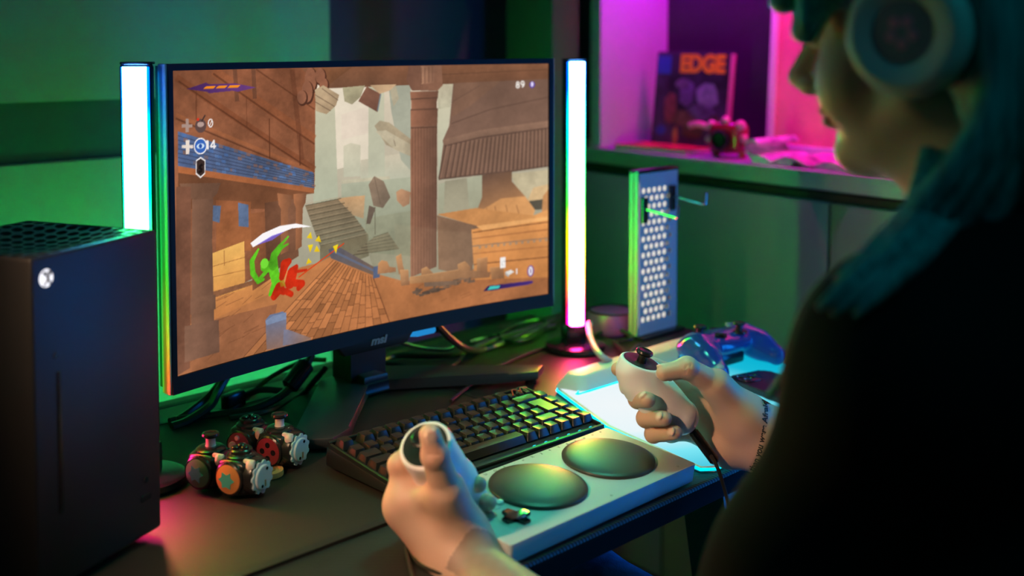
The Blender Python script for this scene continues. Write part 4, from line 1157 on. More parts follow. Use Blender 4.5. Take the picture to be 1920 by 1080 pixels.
bm = B(); lathe(bm, [(0, 0), (.0032, 0), (.003, .001), (0, .001)], 16, M=Matrix(((1, 0, 0, .058), (0, 0, -1, 0), (0, 1, 0, .062), (0, 0, 0, 1)))); fin('pair_button', bm, M_gloss, con)

# ================================================================ MODULAR ROUND GADGETS
M_mod = mat('satin black module plastic', (.014, .014, .015), .26, bump=.03)
M_wht = mat('white joint plastic', (.62, .60, .56), .4, bump=.03)
M_scal = mat('pale blue scalloped cap', (.42, .58, .66), .35, bump=.03)
def module(name, label, loc, yaw, units):
    t = thing(name, label, 'controller', loc, (0, 0, yaw), 'round modular gadgets on the desk mat')
    R = .0215; sp = .041
    for k, u in enumerate(units):
        y = -k * sp; c = Vector((0, y, R + .0005))
        bm = B()
        q = bmesh.ops.create_cube(bm, size=2 * R * .93); 
        bmesh.ops.subdivide_edges(bm, edges=bm.edges, cuts=7, use_grid_fill=True)
        for v in bm.verts:                      # cube blown up towards a ball, faces kept slightly flat
            d = v.co.normalized() * R * 1.09; v.co = v.co.lerp(d, .62)
            m_ = max(abs(x) for x in v.co)
            if m_ > R: v.co *= R / m_
            v.co += c
        b = fin('module_body', bm, M_mod, t, smooth=60)
        # disc on the face towards the left
        fm = frame_to((-R * .97, y, c.z), (-1, 0, 0), (0, 0, 1))
        r = .0158
        bm = B(); lathe(bm, [(r + .0022, -.003), (r + .002, .0005), (r + .0004, .0016), (r, .0008), (0, .0008)], 32, M=fm); fin('face_ring', bm, M_mod, b)
        if u['face'] in ('green', 'orange'):
            bm = B(); lathe(bm, [(r, .0005), (r * .96, .0018), (r * .6, .0036), (r * .3, .0043), (0, .0046)], 32, M=fm)
            f = fin('face_disc', bm, mat(u['face'] + ' dome', {'green': (.10, .24, .14), 'orange': (.55, .22, .07)}[u['face']], .22, bump=.02), b)
            bm = B(); rr = random.Random(k + 3)
            pts = [(r * (.34 + .22 * (i % 2) + .1 * rr.random()) * cos(i * pi / 6), r * (.42 + .22 * (i % 2)) * sin(i * pi / 6)) for i in range(12)]
            prism(bm, pts, .0030, .0047, M=fm); fin('splash_print', bm, mat('teal splash print', (.06, .42, .34), .3, bump=.02), f)
        elif u['face'] == 'buttons':
            bm = B(); lathe(bm, [(0, .0004), (r, .0004), (r * .97, .0014), (0, .0018)], 32, M=fm); f = fin('face_disc', bm, mat('dark button plate', (.20, .04, .07), .4, bump=.02), b)
            for a_, rr in ((0, .0036), (90, .0036), (180, .0036), (270, .0036), (0, 0)):
                pass
            for px_, pz_, rr in ((.0085, .003, .0034), (-.001, .0098, .0030), (-.0075, .0, .0050), (.004, -.0075, .0034), (-.003, -.0105, .0028), (.0085, -.002, .0024)):
                bm = B(); lathe(bm, [(rr, .001), (rr, .0032), (rr * .8, .0040), (0, .0042)], 16, M=fm @ Matrix.Translation((pz_, -px_, 0))); fin('button', bm, mat('pink grey button', (.75, .40, .46), .35), f)
        else:
            bm = B(); lathe(bm, [(0, .0004), (r, .0004), (r * .97, .0014), (0, .0018)], 32, M=fm); f = fin('face_disc', bm, mat('dark red plate', (.16, .02, .03), .4, bump=.02), b)
            for px_, pz_ in ((0, .0075), (.0075, 0), (-.0075, 0), (0, -.0075)):
                bm = B(); lathe(bm, [(.0032, .001), (.0032, .0020), (0, .0021)], 14, M=fm @ Matrix.Translation((pz_, -px_, 0))); fin('socket', bm, M_gloss, f)
        # top: stick or button cluster
        tm = Matrix.Translation((0, y, c.z + R * .98))
        bm = B(); lathe(bm, [(.0165, -.004), (.0160, -.0005), (.0130, .0018), (.0095, .0022), (0, .0022)], 32, M=tm); cl = fin('top_collar', bm, M_mod, t)
        if u['top'] == 'stick':
            bm = B(); lathe(bm, [(.0062, .001), (.0052, .004), (.0052, .0125), (0, .0125)], 20, M=tm); st = fin('stick_post', bm, M_wht, t)
            bm = B(); lathe(bm, [(0, .0118), (.0085, .0122), (.0096, .0142), (.0090, .0162), (.0070, .0168), (.0058, .0160), (0, .0156)], 28, M=tm); fin('stick_cap', bm, M_mod, st)
        else:
            bm = B(); lathe(bm, [(.0125, .001), (.0122, .0050), (.0108, .0062), (0, .0062)], 28, M=tm); bc = fin('button_cluster', bm, M_mod, t)
            for dx, dy in ((-.0045, .004), (.0045, .003), (0, -.005)):
                bm = B(); lathe(bm, [(.0042, .005), (.0042, .0078), (.0034, .0086), (0, .0086)], 16, M=tm @ Matrix.Translation((dx, dy, 0))); fin('button', bm, M_gloss, bc)
        # white latch towards the viewer's upper side
        bm = B(); box(bm, (.005, .014, .007), (-.0105, y - sp / 2 + .0015, c.z + R * .80), .0018, M=None)
        ball(bm, .0052, (-.0120, y - sp / 2 - .001, c.z + R * .66), (.8, 1, 1.35))
        fin('joint_latch', bm, M_wht, t)
    # scalloped end cap
    y = -(len(units) - 1) * sp; fm = frame_to((0, y - R * .96, R + .0005), (0, -1, 0), (0, 0, 1))
    bm = B(); lathe(bm, [(.0195, -.010), (.0198, .004), (.0186, .0058), (0, .0058)], 36, M=fm); ec = fin('end_collar', bm, M_mod, t)
    bm = B(); ns = 44; pts = [((.0166 + .0011 * (1 if (i // 2) % 2 else -1)) * cos(2 * pi * i / ns), (.0166 + .0011 * (1 if (i // 2) % 2 else -1)) * sin(2 * pi * i / ns)) for i in range(ns)]
    prism(bm, pts, .005, .0078, M=fm); sc = fin('scalloped_cap', bm, M_scal, t)
    bm = B(); lathe(bm, [(.0132, .007), (.0130, .0096), (.0122, .0102), (0, .0102)], 32, M=fm); hub = fin('cap_plate', bm, mat('pale cap plate', (.46, .58, .66), .4, bump=.04), sc)
    for dx, dy in ((.0085, -.004), (-.0085, .004)):
        bm = B(); lathe(bm, [(.0018, .010), (.0018, .0106), (0, .0106)], 12, M=fm @ Matrix.Translation((dx, dy, 0))); fin('screw_hole', bm, M_gloss, hub)
    for dz in range(5):
        bm = B(); box(bm, (.0009, .0022, .0006), (-.0035 - dz * .0014, -.001, .0103), M=fm); fin('contact_pin', bm, mat('brass contact', (.6, .42, .12), .3, 1.0), hub)
    bm = B(); tube(bm, [Vector((R * cos(a) * .98 * .75, y - R * .55, R + .0005 + R * .98 * sin(a))) for a in [radians(60 + 7 * i) for i in range(9)]], .0022, 6, 0); fin('white_stripe', bm, M_wht, t)
    return t
module('modular_controller', 'front pair of round black gadgets with green and orange discs', (.626, 1.098, .0044), radians(20), [dict(face='green', top='stick'), dict(face='orange', top='cluster')])
module('modular_controller', 'rear pair of round black gadgets with pink button plates', (.701, 1.139, .0044), radians(20), [dict(face='buttons', top='cluster'), dict(face='holes', top='stick')])
bm = B(); tube(bm, [(.685, 1.072, .010), (.700, 1.062, .018), (.712, 1.058, .012)], .0042, 8, 5)
coin = thing('wooden_token', 'small orange disc lying between the two pairs of round gadgets', 'token', (.689, 1.083, .0044))
bm = B(); lathe(bm, [(0, 0), (.016, 0), (.0165, .002), (.016, .006), (.0125, .0065), (.0115, .0055), (0, .0055)], 36); fin('disc', bm, mat('orange token', (.62, .30, .14), .35, bump=.05), coin)
bm = B(); lathe(bm, [(.0075, .0052), (.0075, .0064), (0, .0064)], 24); fin('centre', bm, mat('dark token centre', (.25, .12, .05), .4), coin)

# ================================================================ GAMEPAD AND PHONE ON THE PAD
gp = thing('gamepad', 'translucent blue gamepad lying on the lit pad', 'gamepad', (1.388, .963, .0078), (0, 0, radians(-4)))
M_blue = mat('translucent blue plastic', (.03, .10, .50), .16, trans=.45, ior=1.45, coat=.4)
fl = Field((-.09, -.075, -.005), (.09, .055, .075), .0016)
fl.cone((-.045, .008, .038), (.045, .008, .038), .027, .027, .004, flat=((0, 0, 1), .62))
fl.ell((0, .006, .038), (.058, .034, .0155), k=.01)
for s in (-1, 1):
    fl.chain([(s * .050, .008, .036), (s * .060, -.018, .028), (s * .066, -.045, .017)], [.0225, .0195, .0145], k=.012)
    fl.cone((s * .030, .032, .036), (s * .058, .026, .034), .010, .010, .008)
    fl.cone((s * .040, .034, .022), (s * .054, .030, .020), .0085, .0085, .006)
P_, F_ = fl.mesh()
link_mesh('shell', np_mesh('shell', P_, F_), M_blue, gp, smooth=180)
bm = B(); box(bm, (.10, .035, .014), (0, .006, .038), .005); fin('inner_board', bm, M_gloss, gp)
bm = B(); box(bm, (.058, .034, .018), (0, .0, .017), .005); fin('battery_box', bm, M_gloss, gp)
bm = B(); box(bm, (.02, .012, .009), (0, .016, .0045), .003); fin('stand_nub', bm, M_gloss, gp)
for x, y in ((-.037, .014), (.022, -.010)):
    bm = B(); lathe(bm, [(.0125, .052), (.012, .0545), (.0055, .0550), (.005, .062), (.0085, .0635), (.0095, .0655), (.0085, .0672), (0, .0665)], 28, M=Matrix.Translation((x, y, 0))); fin('thumbstick', bm, M_mod, gp)
bm = B(); prism(bm, cross, .052, .0565, M=Matrix.Translation((-.020, -.010, 0)) @ Matrix.Diagonal((.62, .62, 1, 1)), bev=.0008); fin('dpad', bm, M_gloss, gp)
for dx, dy in ((.0095, 0), (-.0095, 0), (0, .0095), (0, -.0095)):
    bm = B(); lathe(bm, [(.0048, .050), (.0048, .0560), (.004, .0570), (0, .0573)], 18, M=Matrix.Translation((.040 + dx, .014 + dy, 0))); fin('face_button', bm, mat('clear button', (.25, .45, .6), .1, trans=.5), gp)
bm = B(); lathe(bm, [(.0065, .052), (.0065, .0555), (0, .0562)], 24, M=Matrix.Translation((0, .018, 0))); fin('guide_button', bm, M_gloss, gp)

ph = thing('smartphone', 'black smartphone lying face down on the lit pad', 'phone', (1.348, .838, .0078), (0, 0, radians(-14)))
bm = B(); prism(bm, rrect(.074, .150, .012, 6), 0, .0088, bev=.0025, seg=3); fin('case', bm, mat('black phone case', (.008, .008, .009), .3, bump=.04), ph)
bm = B(); prism(bm, rrect(.034, .034, .009, 5, -.016, .052), .0084, .0106, bev=.001); cbp = fin('camera_bump', bm, M_gloss, ph)
for dx, dy in ((-.023, .060), (-.023, .044), (-.008, .052)):
    bm = B(); lathe(bm, [(.0062, .010), (.0062, .0120), (.0054, .0126), (.0048, .0120), (0, .0118)], 20, M=Matrix.Translation((dx, dy, 0))); fin('lens', bm, mat('lens glass', (.02, .025, .03), .05, coat=1), cbp)

# ================================================================ THINGS ON THE OPEN SHELF
def shelf_thing(name, label, cat, x, y, z=0.0, rz=0.0, group=None):
    p = Vector((1.862, 1.016)) + Vector((cos(CAB_ROT) * x - sin(CAB_ROT) * y, sin(CAB_ROT) * x + cos(CAB_ROT) * y))
    return thing(name, label, cat, (p.x, p.y, .2502 + z), (0, 0, CAB_ROT + rz), group)
mg = shelf_thing('magazine', 'dark magazine with EDGE in orange letters standing on the shelf', 'magazine', .105, .50)
LM = Matrix.Rotation(radians(6), 4, 'Y')
bm = B(); box(bm, (.006, .226, .215), (0, 0, .108), .001, 1, M=LM)
M_cover = mat('dark magazine cover', (.035, .025, .055), .4, var=.9, vscale=18, bump=.02)
cv = fin('cover', bm, M_cover, mg)
TM = LM @ Matrix(((0, 0, -1, -.0034), (-1, 0, 0, -.012), (0, 1, 0, .188), (0, 0, 0, 1)))
text_mesh('title', 'EDGE', .052, mat('orange title print', (.85, .42, .02), .5, bump=.01), cv, TM @ Matrix.Translation((.012, 0, 0)), ext=.0002, bold=.003)
bm = B(); box(bm, (.0006, .040, .040), (-.0036, .088, .186), M=LM); fin('corner_square', bm, mat('blue cover square', (.02, .09, .40), .5, bump=.02), cv)
bm = B(); box(bm, (.0062, .010, .21), (-.0004, -.108, .107), M=LM); fin('spine_strip', bm, mat('pink spine print', (.7, .15, .35), .5, bump=.02), cv)
for k, (y, z, w, h, c) in enumerate(((.015, .125, .035, .05, (.13, .08, .22)), (-.045, .12, .05, .05, (.20, .18, .30)), (-.03, .085, .06, .03, (.10, .08, .16)), (.03, .145, .03, .02, (.16, .10, .2)), (-.07, .06, .03, .04, (.08, .05, .05)), (-.01, .045, .05, .03, (.07, .05, .02)), (.06, .09, .03, .06, (.20, .06, .05)), (.04, .03, .012, .035, (.40, .24, .05)), (.085, .04, .02, .02, (.02, .06, .3)), (.02, .07, .06, .03, (.12, .08, .04)))):
    bm = B(); prism(bm, [(w * .6 * cos(a + .3 * k) * (1 + .25 * (i % 2)), h * .6 * sin(a + .3 * k)) for i, a in enumerate([j * pi / 4 for j in range(8)])], 0, .0004, M=LM @ Matrix(((0, 0, -1, -.0032), (-1, 0, 0, y), (0, 1, 0, z), (0, 0, 0, 1)))); fin('cover_print', bm, mat('cover print', c, .5, var=.4, vscale=60), cv)

toy = shelf_thing('toy_camera', 'small dark red toy camera with shiny knobs in front of the magazine', 'toy', .06, .345, 0, radians(10))
M_red = mat('glossy dark red plastic', (.30, .01, .03), .15, coat=.6); M_pink = mat('shiny pink plastic', (.75, .25, .40), .12, coat=.6)
bm = B(); box(bm, (.05, .075, .062), (0, 0, .042), .014, 3); tb_ = fin('body', bm, M_red, toy)
bm = B(); lathe(bm, [(.020, 0), (.021, .014), (.017, .018), (.014, .012), (0, .010)], 28, M=frame_to((-.025, 0, .038), (-1, 0, 0))); fin('lens', bm, M_gloss, toy)
for y, z, r in ((.034, .066, .010), (-.034, .068, .011), (.040, .036, .009), (-.041, .042, .009), (0, .076, .010)):
    bm = B(); ball(bm, r, (-.012, y, z)); fin('knob', bm, M_pink, toy)
for y in (-.03, .03):
    bm = B(); lathe(bm, [(.008, 0), (.007, .014), (0, .014)], 14, M=Matrix.Translation((0, y, 0))); fin('foot', bm, M_red, toy)
bm = B(); tube(bm, [(-.01, .040, .06), (-.015, .065, .066), (-.015, .085, .062)], .007, 8, 5); fin('arm', bm, M_pink, toy)

po = shelf_thing('framed_poster', 'pink poster in a pale frame leaning beside the face', 'poster', .168, .10)
PM = Matrix.Rotation(radians(3), 4, 'Y')
M_frame = mat('pale poster frame', (.72, .66, .72), .4, bump=.03)
bm = B(); box(bm, (.004, .44, .52), (.002, 0, .285), M=PM); pp = fin('print', bm, mat('pink poster paper', (.78, .20, .26), .6, var=.25, vscale=6, bump=.03), po, smooth=0)
for y in (-.226, .226):
    bm = B(); box(bm, (.014, .016, .556), (-.002, y, .283), .002, 1, M=PM); fin('frame_side', bm, M_frame, po)
for z in (.014, .552):
    bm = B(); box(bm, (.014, .44, .022), (-.002, 0, z), .002, 1, M=PM); fin('frame_rail', bm, M_frame, po)
rr = random.Random(11)
for y, z, s in ((.13, .33, .035), (.115, .29, .03), (.13, .22, .028), (.10, .165, .035), (.07, .150, .04), (.04, .13, .03), (-.02, .2, .05), (-.08, .3, .06)):
    bm = B(); prism(bm, [(s * (.6 + .5 * rr.random()) * cos(a), s * (.4 + .4 * rr.random()) * sin(a)) for a in [j * pi / 5 for j in range(10)]], 0, .0005, M=PM @ Matrix(((0, 0, -1, -.0005), (-1, 0, 0, y), (0, 1, 0, z), (0, 0, 0, 1)))); fin('ink_blot', bm, mat('dark ink', (.03, .012, .02), .6), pp)

def open_book(label, x, y, rz, w, l, bulge, c0, c1, curl=0.0):
    t = shelf_thing('open_magazine', label, 'magazine', x, y, 0, rz, 'open magazines on the cabinet top')
    m0 = mat('page print', c0, .4, var=.7, vscale=30, bump=.02); m1 = mat('page print', c1, .4, var=.7, vscale=26, bump=.02)
    for s, m in ((-1, m0), (1, m1)):
        bm = B(); rows = []
        for i in range(13):
            u_ = i / 12; h = bulge * math.sin(pi * min(1, u_ * 1.15)) ** .8 if u_ < .87 else bulge * .3 * (1 - u_)
            yy = s * u_ * w
            if curl and s > 0 and u_ > .55:
                a = (u_ - .55) / .45 * 4.2; yy = s * (.55 * w + curl * math.sin(a)); h = bulge * .9 + curl * (1 - math.cos(a))
            rows.append([bm.verts.new((xx, yy, z)) for xx, z in ((-l / 2, h + .006), (l / 2, h + .006))] + [bm.verts.new((xx, yy, z)) for xx, z in ((l / 2, h + .001 if curl and u_ > .55 else .0005), (-l / 2, h + .001 if curl and u_ > .55 else .0005))])
        for a, b in zip(rows, rows[1:]):
            for k in range(4): bm.faces.new((a[k], a[(k + 1) % 4], b[(k + 1) % 4], b[k]))
        bm.faces.new(rows[0]); bm.faces.new(rows[-1]); fin('page_block', bm, m, t)
    return t
open_book('open magazine with a curled bright page on the cabinet top', .080, .20, radians(4), .085, .14, .012, (.55, .30, .45), (.75, .60, .70), .016)
open_book('open magazine nearest the face on the cabinet top', .080, .02, radians(-5), .085, .14, .010, (.75, .35, .40), (.60, .35, .50))
for k, (lab, c, x, y, rz) in enumerate((('flat red and orange magazine below the standing one', (.60, .12, .05), .062, .53, 5),)):
    t = shelf_thing('flat_magazine', lab, 'magazine', x, y, 0, radians(rz))
    bm = B(); box(bm, (.10, .20, .010), (0, 0, .005), .001, 1); fin('pages', bm, mat('cream page edges', (.55, .55, .42), .7, bump=.1), t)
    bm = B(); box(bm, (.101, .201, .0012), (0, 0, .0106)); fin('cover', bm, mat('red cover', c, .4, var=.8, vscale=25), t)


# ================================================================ TWO ONE-HANDED JOYSTICKS (held in the hands)
M_joy = mat('satin white joystick plastic', (.86, .88, .96), .30, bump=.05, bscale=900)
M_jtop = mat('dark green-black plate', (.010, .020, .016), .38, bump=.03)
def joystick(label, T, n, pts, rs, trig, clip):
    """T: centre of the top plate, n: its normal, pts/rs: centre line of the grip"""
    T = Vector(T); n = Vector(n).normalized(); base = Vector(pts[-1])
    t = thing('joystick', label, 'joystick', tuple(base), group='white one-handed joysticks')
    allp = np.array([T] + [Vector(p) for p in pts]); lo = allp.min(0) - .045; hi = allp.max(0) + .045
    f = Field(lo, hi, .0012)
    f.cone(T + n * .02, Vector(pts[0]), rs[0] * 1.02, rs[0], .004)
    f.chain(pts, rs, .012)
    f.cone(trig[0], trig[1], .0105, .009, .008)
    f.cut(T, n, .0025)
    f.ell(T, (rs[0] * .95, rs[0] * .95, .0016), R=np.array([list(v) for v in (frame_to(T, n).to_3x3().transposed())]), k=.001, op='s')
    P, F = f.mesh()
    link_mesh('grip_shell', np_mesh('grip_shell', P - np.array(base), F), M_joy, t, smooth=180)
    fm = Matrix.Translation(-base) @ frame_to(T, n, clip)
    r = rs[0]
    bm = B(); lathe(bm, [(0, -.003), (r * .945, -.003), (r * .94, .0004), (r * .50, .0001), (r * .42, -.0010), (0, -.0010)], 40, M=fm); tp = fin('top_plate', bm, M_jtop, t)
    bm = B(); lathe(bm, [(.0058, -.004), (.0050, .0040), (.0050, .0072), (.0088, .0085), (.0100, .0105), (.0094, .0128), (.0075, .0136), (.0060, .0128), (0, .0124)], 28, M=fm); fin('thumbstick', bm, M_mod, t)
    bm = B(); lathe(bm, [(.0014, -.001), (.0014, -.0006), (0, -.0006)], 10, M=fm @ Matrix.Translation((r * .62, 0, 0))); fin('indicator', bm, M_gloss, tp)
    return t, base, fm
nR = Vector((.14, -.28, .95)).normalized()
TR = Vector((0.9905, 0.7967, 0.1306))
jr, jrb, jrm = joystick('white joystick held in the right hand above the lit pad', TR, nR,
    [TR - nR * .012, (0.9952, 0.7942, 0.1029), (1.0053, 0.7801, 0.0857), (1.0175, 0.7626, 0.0694)], [.0222, .0232, .0218, .0202], ((0.9762, 0.7986, 0.1192), (0.9762, 0.7977, 0.1062)), (.7, -.7, 0))
for p in ((0.989, 0.7721, 0.1209), (0.998, 0.7629, 0.1174)):
    bm = B(); ball(bm, .0042, Vector(p) - jrb); fin('side_button', bm, mat('pearl side button', (.7, .72, .75), .15, coat=.5), jr)
for p, s in (((0.9723, 0.8099, 0.1237), (.6, 1, 1.9)), ((0.9732, 0.8076, 0.1047), (.6, 1, 1.5))):
    bm = B(); ball(bm, .007, Vector(p) - jrb, s); fin('trigger', bm, M_joy, jr)
nL = Vector((-.614, -.237, .74)).normalized()
TL = Vector((0.675, 0.7975, 0.1144))
jl, jlb, jlm = joystick('white joystick held in the left hand over the keyboard corner', TL, nL,
    [TL - nL * .012, TL - nL * .04, TL - nL * .07 + Vector((.006, 0, 0)), TL - nL * .108 + Vector((.012, 0, -.002))], [.0232, .0232, .0215, .0195], (TL - nL * .03 + Vector((.004, .016, .004)), TL - nL * .045 + Vector((.004, .016, .004))), (.7, -.7, 0))
# tethers of the joysticks
def cable(label, pts, r, col=(.012, .012, .012), extra=None, rough=.35, cat='cable', group='cables behind and below the monitor'):
    p0 = Vector(pts[0])
    o = bpy.data.objects.new('cable', None); COL.objects.link(o); o.empty_display_size = .01
    base = Vector((sum(p[0] for p in pts) / len(pts), sum(p[1] for p in pts) / len(pts), min(p[2] for p in pts)))
    o.location = base + Vector((0, 0, D)); tag(o, label, cat, group)
    bm = B(); tube(bm, [Vector(p) - base for p in pts], r, 8, 7); c = fin('sheath', bm, mat('cable sheath', col, rough, bump=.05), o)
    for kind, a, b, rr in (extra or ()):
        bm = B(); a, b = Vector(a) - base, Vector(b) - base; M = frame_to(a, b - a); L = (b - a).length
        if kind == 'plug': box(bm, (rr * 2.1, rr * 1.5, L), (0, 0, L / 2), rr * .3, M=M)
        else: lathe(bm, [(rr * .6, 0), (rr, L * .08), (rr, L * .92), (rr * .6, L)], 14, M=M)
        fin('ferrite_bead' if kind == 'bead' else 'plug', bm, M_gloss, o)
    return o
a, b = Vector((1.025, 0.7527, 0.0549)), Vector((1.0373, 0.728, 0.0207))
cable('thin black cable hanging from the right joystick past the desk edge', [(1.025, 0.7527, 0.0549), (1.0324, 0.7397, 0.0358), (1.0291, 0.7222, 0.022), (1.0275, 0.7075, -0.008), (1.0227, 0.6954, -0.0443), (1.015, 0.6854, -0.0915), (1.006, 0.6759, -0.1491)], .0022,
      extra=[('sleeve', a, b, .0058)], group='joystick cables')
E0 = TL - nL * .112 + Vector((.012, 0, -.002))
cable('thin cable loop on the desk below the left forearm', [tuple(E0), tuple(E0 + Vector((-.02, -.035, -.025))), (0.7064, 0.7569, 0.0035), (0.6761, 0.76, 0.0035), (0.6678, 0.795, 0.0035), (0.683, 0.8352, 0.0035), (0.6457, 0.7799, 0.0035), (0.6254, 0.7376, 0.0035)], .0019, (.02, .022, .018), group='joystick cables')

# ================================================================ CABLES BEHIND THE MONITOR
cable('twin thick black cable dropping from the lower left monitor corner', [(0.7756, 1.3129, 0.0535), (0.7546, 1.3042, 0.0352), (0.741, 1.3024, 0.0198), (0.709, 1.3019, 0.008), (0.6885, 1.302, 0.006)], .0058)
cable('black cable curling beside the thick one at the lower left monitor corner', [(0.7768, 1.3256, 0.0506), (0.763, 1.324, 0.034), (0.7504, 1.3351, 0.0172), (0.7139, 1.3244, 0.007), (0.6966, 1.3225, 0.006)], .0046)
cable('thick cable with a ferrite bead left of the monitor stand', [(0.8886, 1.2864, 0.0615), (0.8755, 1.284, 0.0462), (0.8513, 1.2786, 0.0292), (0.831, 1.2835, 0.0152), (0.7932, 1.2881, 0.007), (0.7489, 1.3059, 0.006), (0.7044, 1.3206, 0.006)], .0052, extra=[('bead', (0.8772, 1.2801, 0.054), (0.8459, 1.2808, 0.0255), .0125)])
cable('slim cable arching up left of the monitor stand', [(0.9369, 1.3213, 0.0377), (0.9144, 1.3434, 0.0362), (0.8705, 1.3574, 0.0202), (0.8378, 1.3602, 0.0011), (0.7816, 1.3082, 0.005), (0.7429, 1.3222, 0.005)], .0034)
cable('slack cable rising to the left face of the stand', [(0.9239, 1.3056, 0.0321), (0.8985, 1.3014, 0.0172), (0.8791, 1.3052, 0.0005), (0.8066, 1.2713, 0.005), (0.7574, 1.2811, 0.005)], .0044)
cable('short purple lit cable with a square plug at the rear desk edge', [(0.8588, 1.3133, 0.012), (0.8337, 1.3265, 0.016), (0.8114, 1.3278, 0.014), (0.7922, 1.3258, 0.01)], .0045, extra=[('plug', (0.8062, 1.3289, 0.012), (0.7751, 1.3238, 0.01), .011)])
cable('sagging cable with a blue sheen right of the monitor badge', [(1.0363, 1.1991, 0.093), (1.0761, 1.2138, 0.0626), (1.1157, 1.2292, 0.039), (1.2054, 1.2909, 0.006), (1.2427, 1.2938, 0.006), (1.3229, 1.3078, 0.006), (1.3985, 1.3127, 0.006)], .0052)
cable('thin cable with a green tip hooking under the monitor', [(1.0312, 1.2864, 0.0644), (1.0409, 1.2899, 0.051), (1.084, 1.2883, 0.0337), (1.1251, 1.2752, 0.026), (1.1455, 1.2837, 0.0328), (1.1399, 1.3042, 0.0448), (1.1053, 1.3386, 0.0464)], .0030)
cable('low cable running right from behind the stand', [(1.0377, 1.3442, 0.006), (1.0851, 1.3526, 0.008), (1.1198, 1.3183, 0.008), (1.1625, 1.2929, 0.008), (1.2494, 1.313, 0.008), (1.3594, 1.3249, 0.008), (1.4386, 1.3352, 0.008)], .0045)
cable('thin cable drooping in front of the stand foot', [(1.048, 1.3509, 0.005), (1.0682, 1.319, 0.005), (1.0675, 1.2689, 0.005), (1.0951, 1.2532, 0.005), (1.1459, 1.2745, 0.005), (1.1977, 1.3072, 0.006), (1.2959, 1.3491, 0.006)], .0028)
cable('tangled cable looping behind the right light bar base', [(1.2607, 1.3125, 0.006), (1.2938, 1.285, 0.012), (1.3568, 1.2978, 0.016), (1.3944, 1.3337, 0.014), (1.3755, 1.3533, 0.012), (1.3416, 1.3577, 0.008), (1.2918, 1.3385, 0.006)], .0030)
cable('red tinted cable weaving through the tangle', [(1.2302, 1.3426, 0.006), (1.2677, 1.3323, 0.008), (1.2683, 1.2837, 0.01), (1.317, 1.2836, 0.008), (1.4219, 1.341, 0.008), (1.4781, 1.368, 0.008)], .0034)
cable('long straight thin cable leading to the keyboard', [(1.3214, 1.2402, 0.004), (1.2434, 1.2291, 0.004), (1.1609, 1.2086, 0.004), (1.0782, 1.1713, 0.0055), (1.0005, 1.1289, 0.008)], .0026)
cable('white cable looping behind the right joystick', [(1.325, 1.1665, 0.05), (1.3212, 1.1675, 0.0471), (1.2792, 1.1239, 0.038), (1.2436, 1.0741, 0.032), (1.2858, 1.0773, 0.012), (1.3157, 1.0817, 0.01)], .0048, (.55, .50, .50))
cable('orange tinted cable coiled at the pegboard foot', [(1.4006, 1.1849, 0.004), (1.3555, 1.1305, 0.01), (1.3215, 1.0885, 0.014), (1.3633, 1.1124, 0.012), (1.3933, 1.124, 0.01), (1.378, 1.1073, 0.006)], .0032)
cable('dark cable loop beside the purple round device', [(1.407, 1.2247, 0.006), (1.4393, 1.2236, 0.012), (1.4361, 1.1922, 0.012), (1.4231, 1.1646, 0.008), (1.4009, 1.174, 0.006)], .0034)
dev = thing('round_speaker', 'small purple lit round device behind the right light bar', 'speaker', (1.4584, 1.2363, 0))
bm = B(); lathe(bm, [(0, 0), (.040, 0), (.043, .004), (.043, .030), (.039, .036), (.030, .038), (0, .037)], 40); fin('body', bm, mat('plastic with magenta light tint', (.22, .03, .28), .4, bump=.05), dev)  # magenta light on the device is put into its purple base colour
bm = B(); lathe(bm, [(.0385, .0355), (.041, .037), (.0385, .0385)], 40, cap=False); fin('rim', bm, M_gloss, dev)


# ================================================================ PERSON
SKIN = np.array([.66, .45, .35]); NAIL = np.array([.84, .62, .54]); INK = np.array([.10, .085, .075])
person = thing('person', 'person in a black shirt and headphones holding a white joystick in each hand', 'person', (.83, .32, -D))
PB = np.array([.83, .32, -D])
parts_P, parts_F, parts_C = [], [], []
def add_piece(P, F, C):
    off = sum(len(p) for p in parts_P)
    parts_P.append(P); parts_F.append(F + off); parts_C.append(C)
def tint(C, P, c, r, col, a=1.0):
    d = np.linalg.norm(P - np.array(c), axis=1); w = np.clip(1 - (d / r) ** 2, 0, 1) * a
    C[:] = C * (1 - w[:, None]) + np.array(col) * w[:, None]

V = lambda *a: np.array(a, float)
# ---------------------------------------------------------------- left hand and forearm (nearest the camera)
wrL = V(*(0.7057, 0.7797, 0.0003)); elL = V(.665, .475, -.03)
LH = dict(
    thumb=([(0.7074, 0.7844, 0.0289), (0.6819, 0.7764, 0.0751), (0.6646, 0.7711, 0.1139), (0.6593, 0.7722, 0.1344)], [.0210, .0150, .0120, .0095]),
    index=([(0.6756, 0.8273, 0.0512), (0.6752, 0.8345, 0.0853), (0.6985, 0.8404, 0.0955), (0.7172, 0.8353, 0.0868)], [.0128, .0108, .0095, .0080]),
    middle=([(0.6889, 0.8341, 0.0349), (0.7238, 0.8562, 0.0387), (0.7474, 0.8254, 0.0521), (0.7381, 0.793, 0.061)], [.0125, .0105, .0096, .0080]),
    ring=([(0.7001, 0.8332, 0.0198), (0.7392, 0.8563, 0.0174), (0.7637, 0.8245, 0.0289), (0.7511, 0.7926, 0.0396)], [.0122, .0102, .0092, .0078]),
    pinky=([(0.709, 0.8263, 0.0087), (0.7477, 0.8466, 0.0008), (0.7669, 0.8201, 0.0129), (0.7547, 0.7934, 0.0224)], [.0115, .0092, .0082, .0072]))
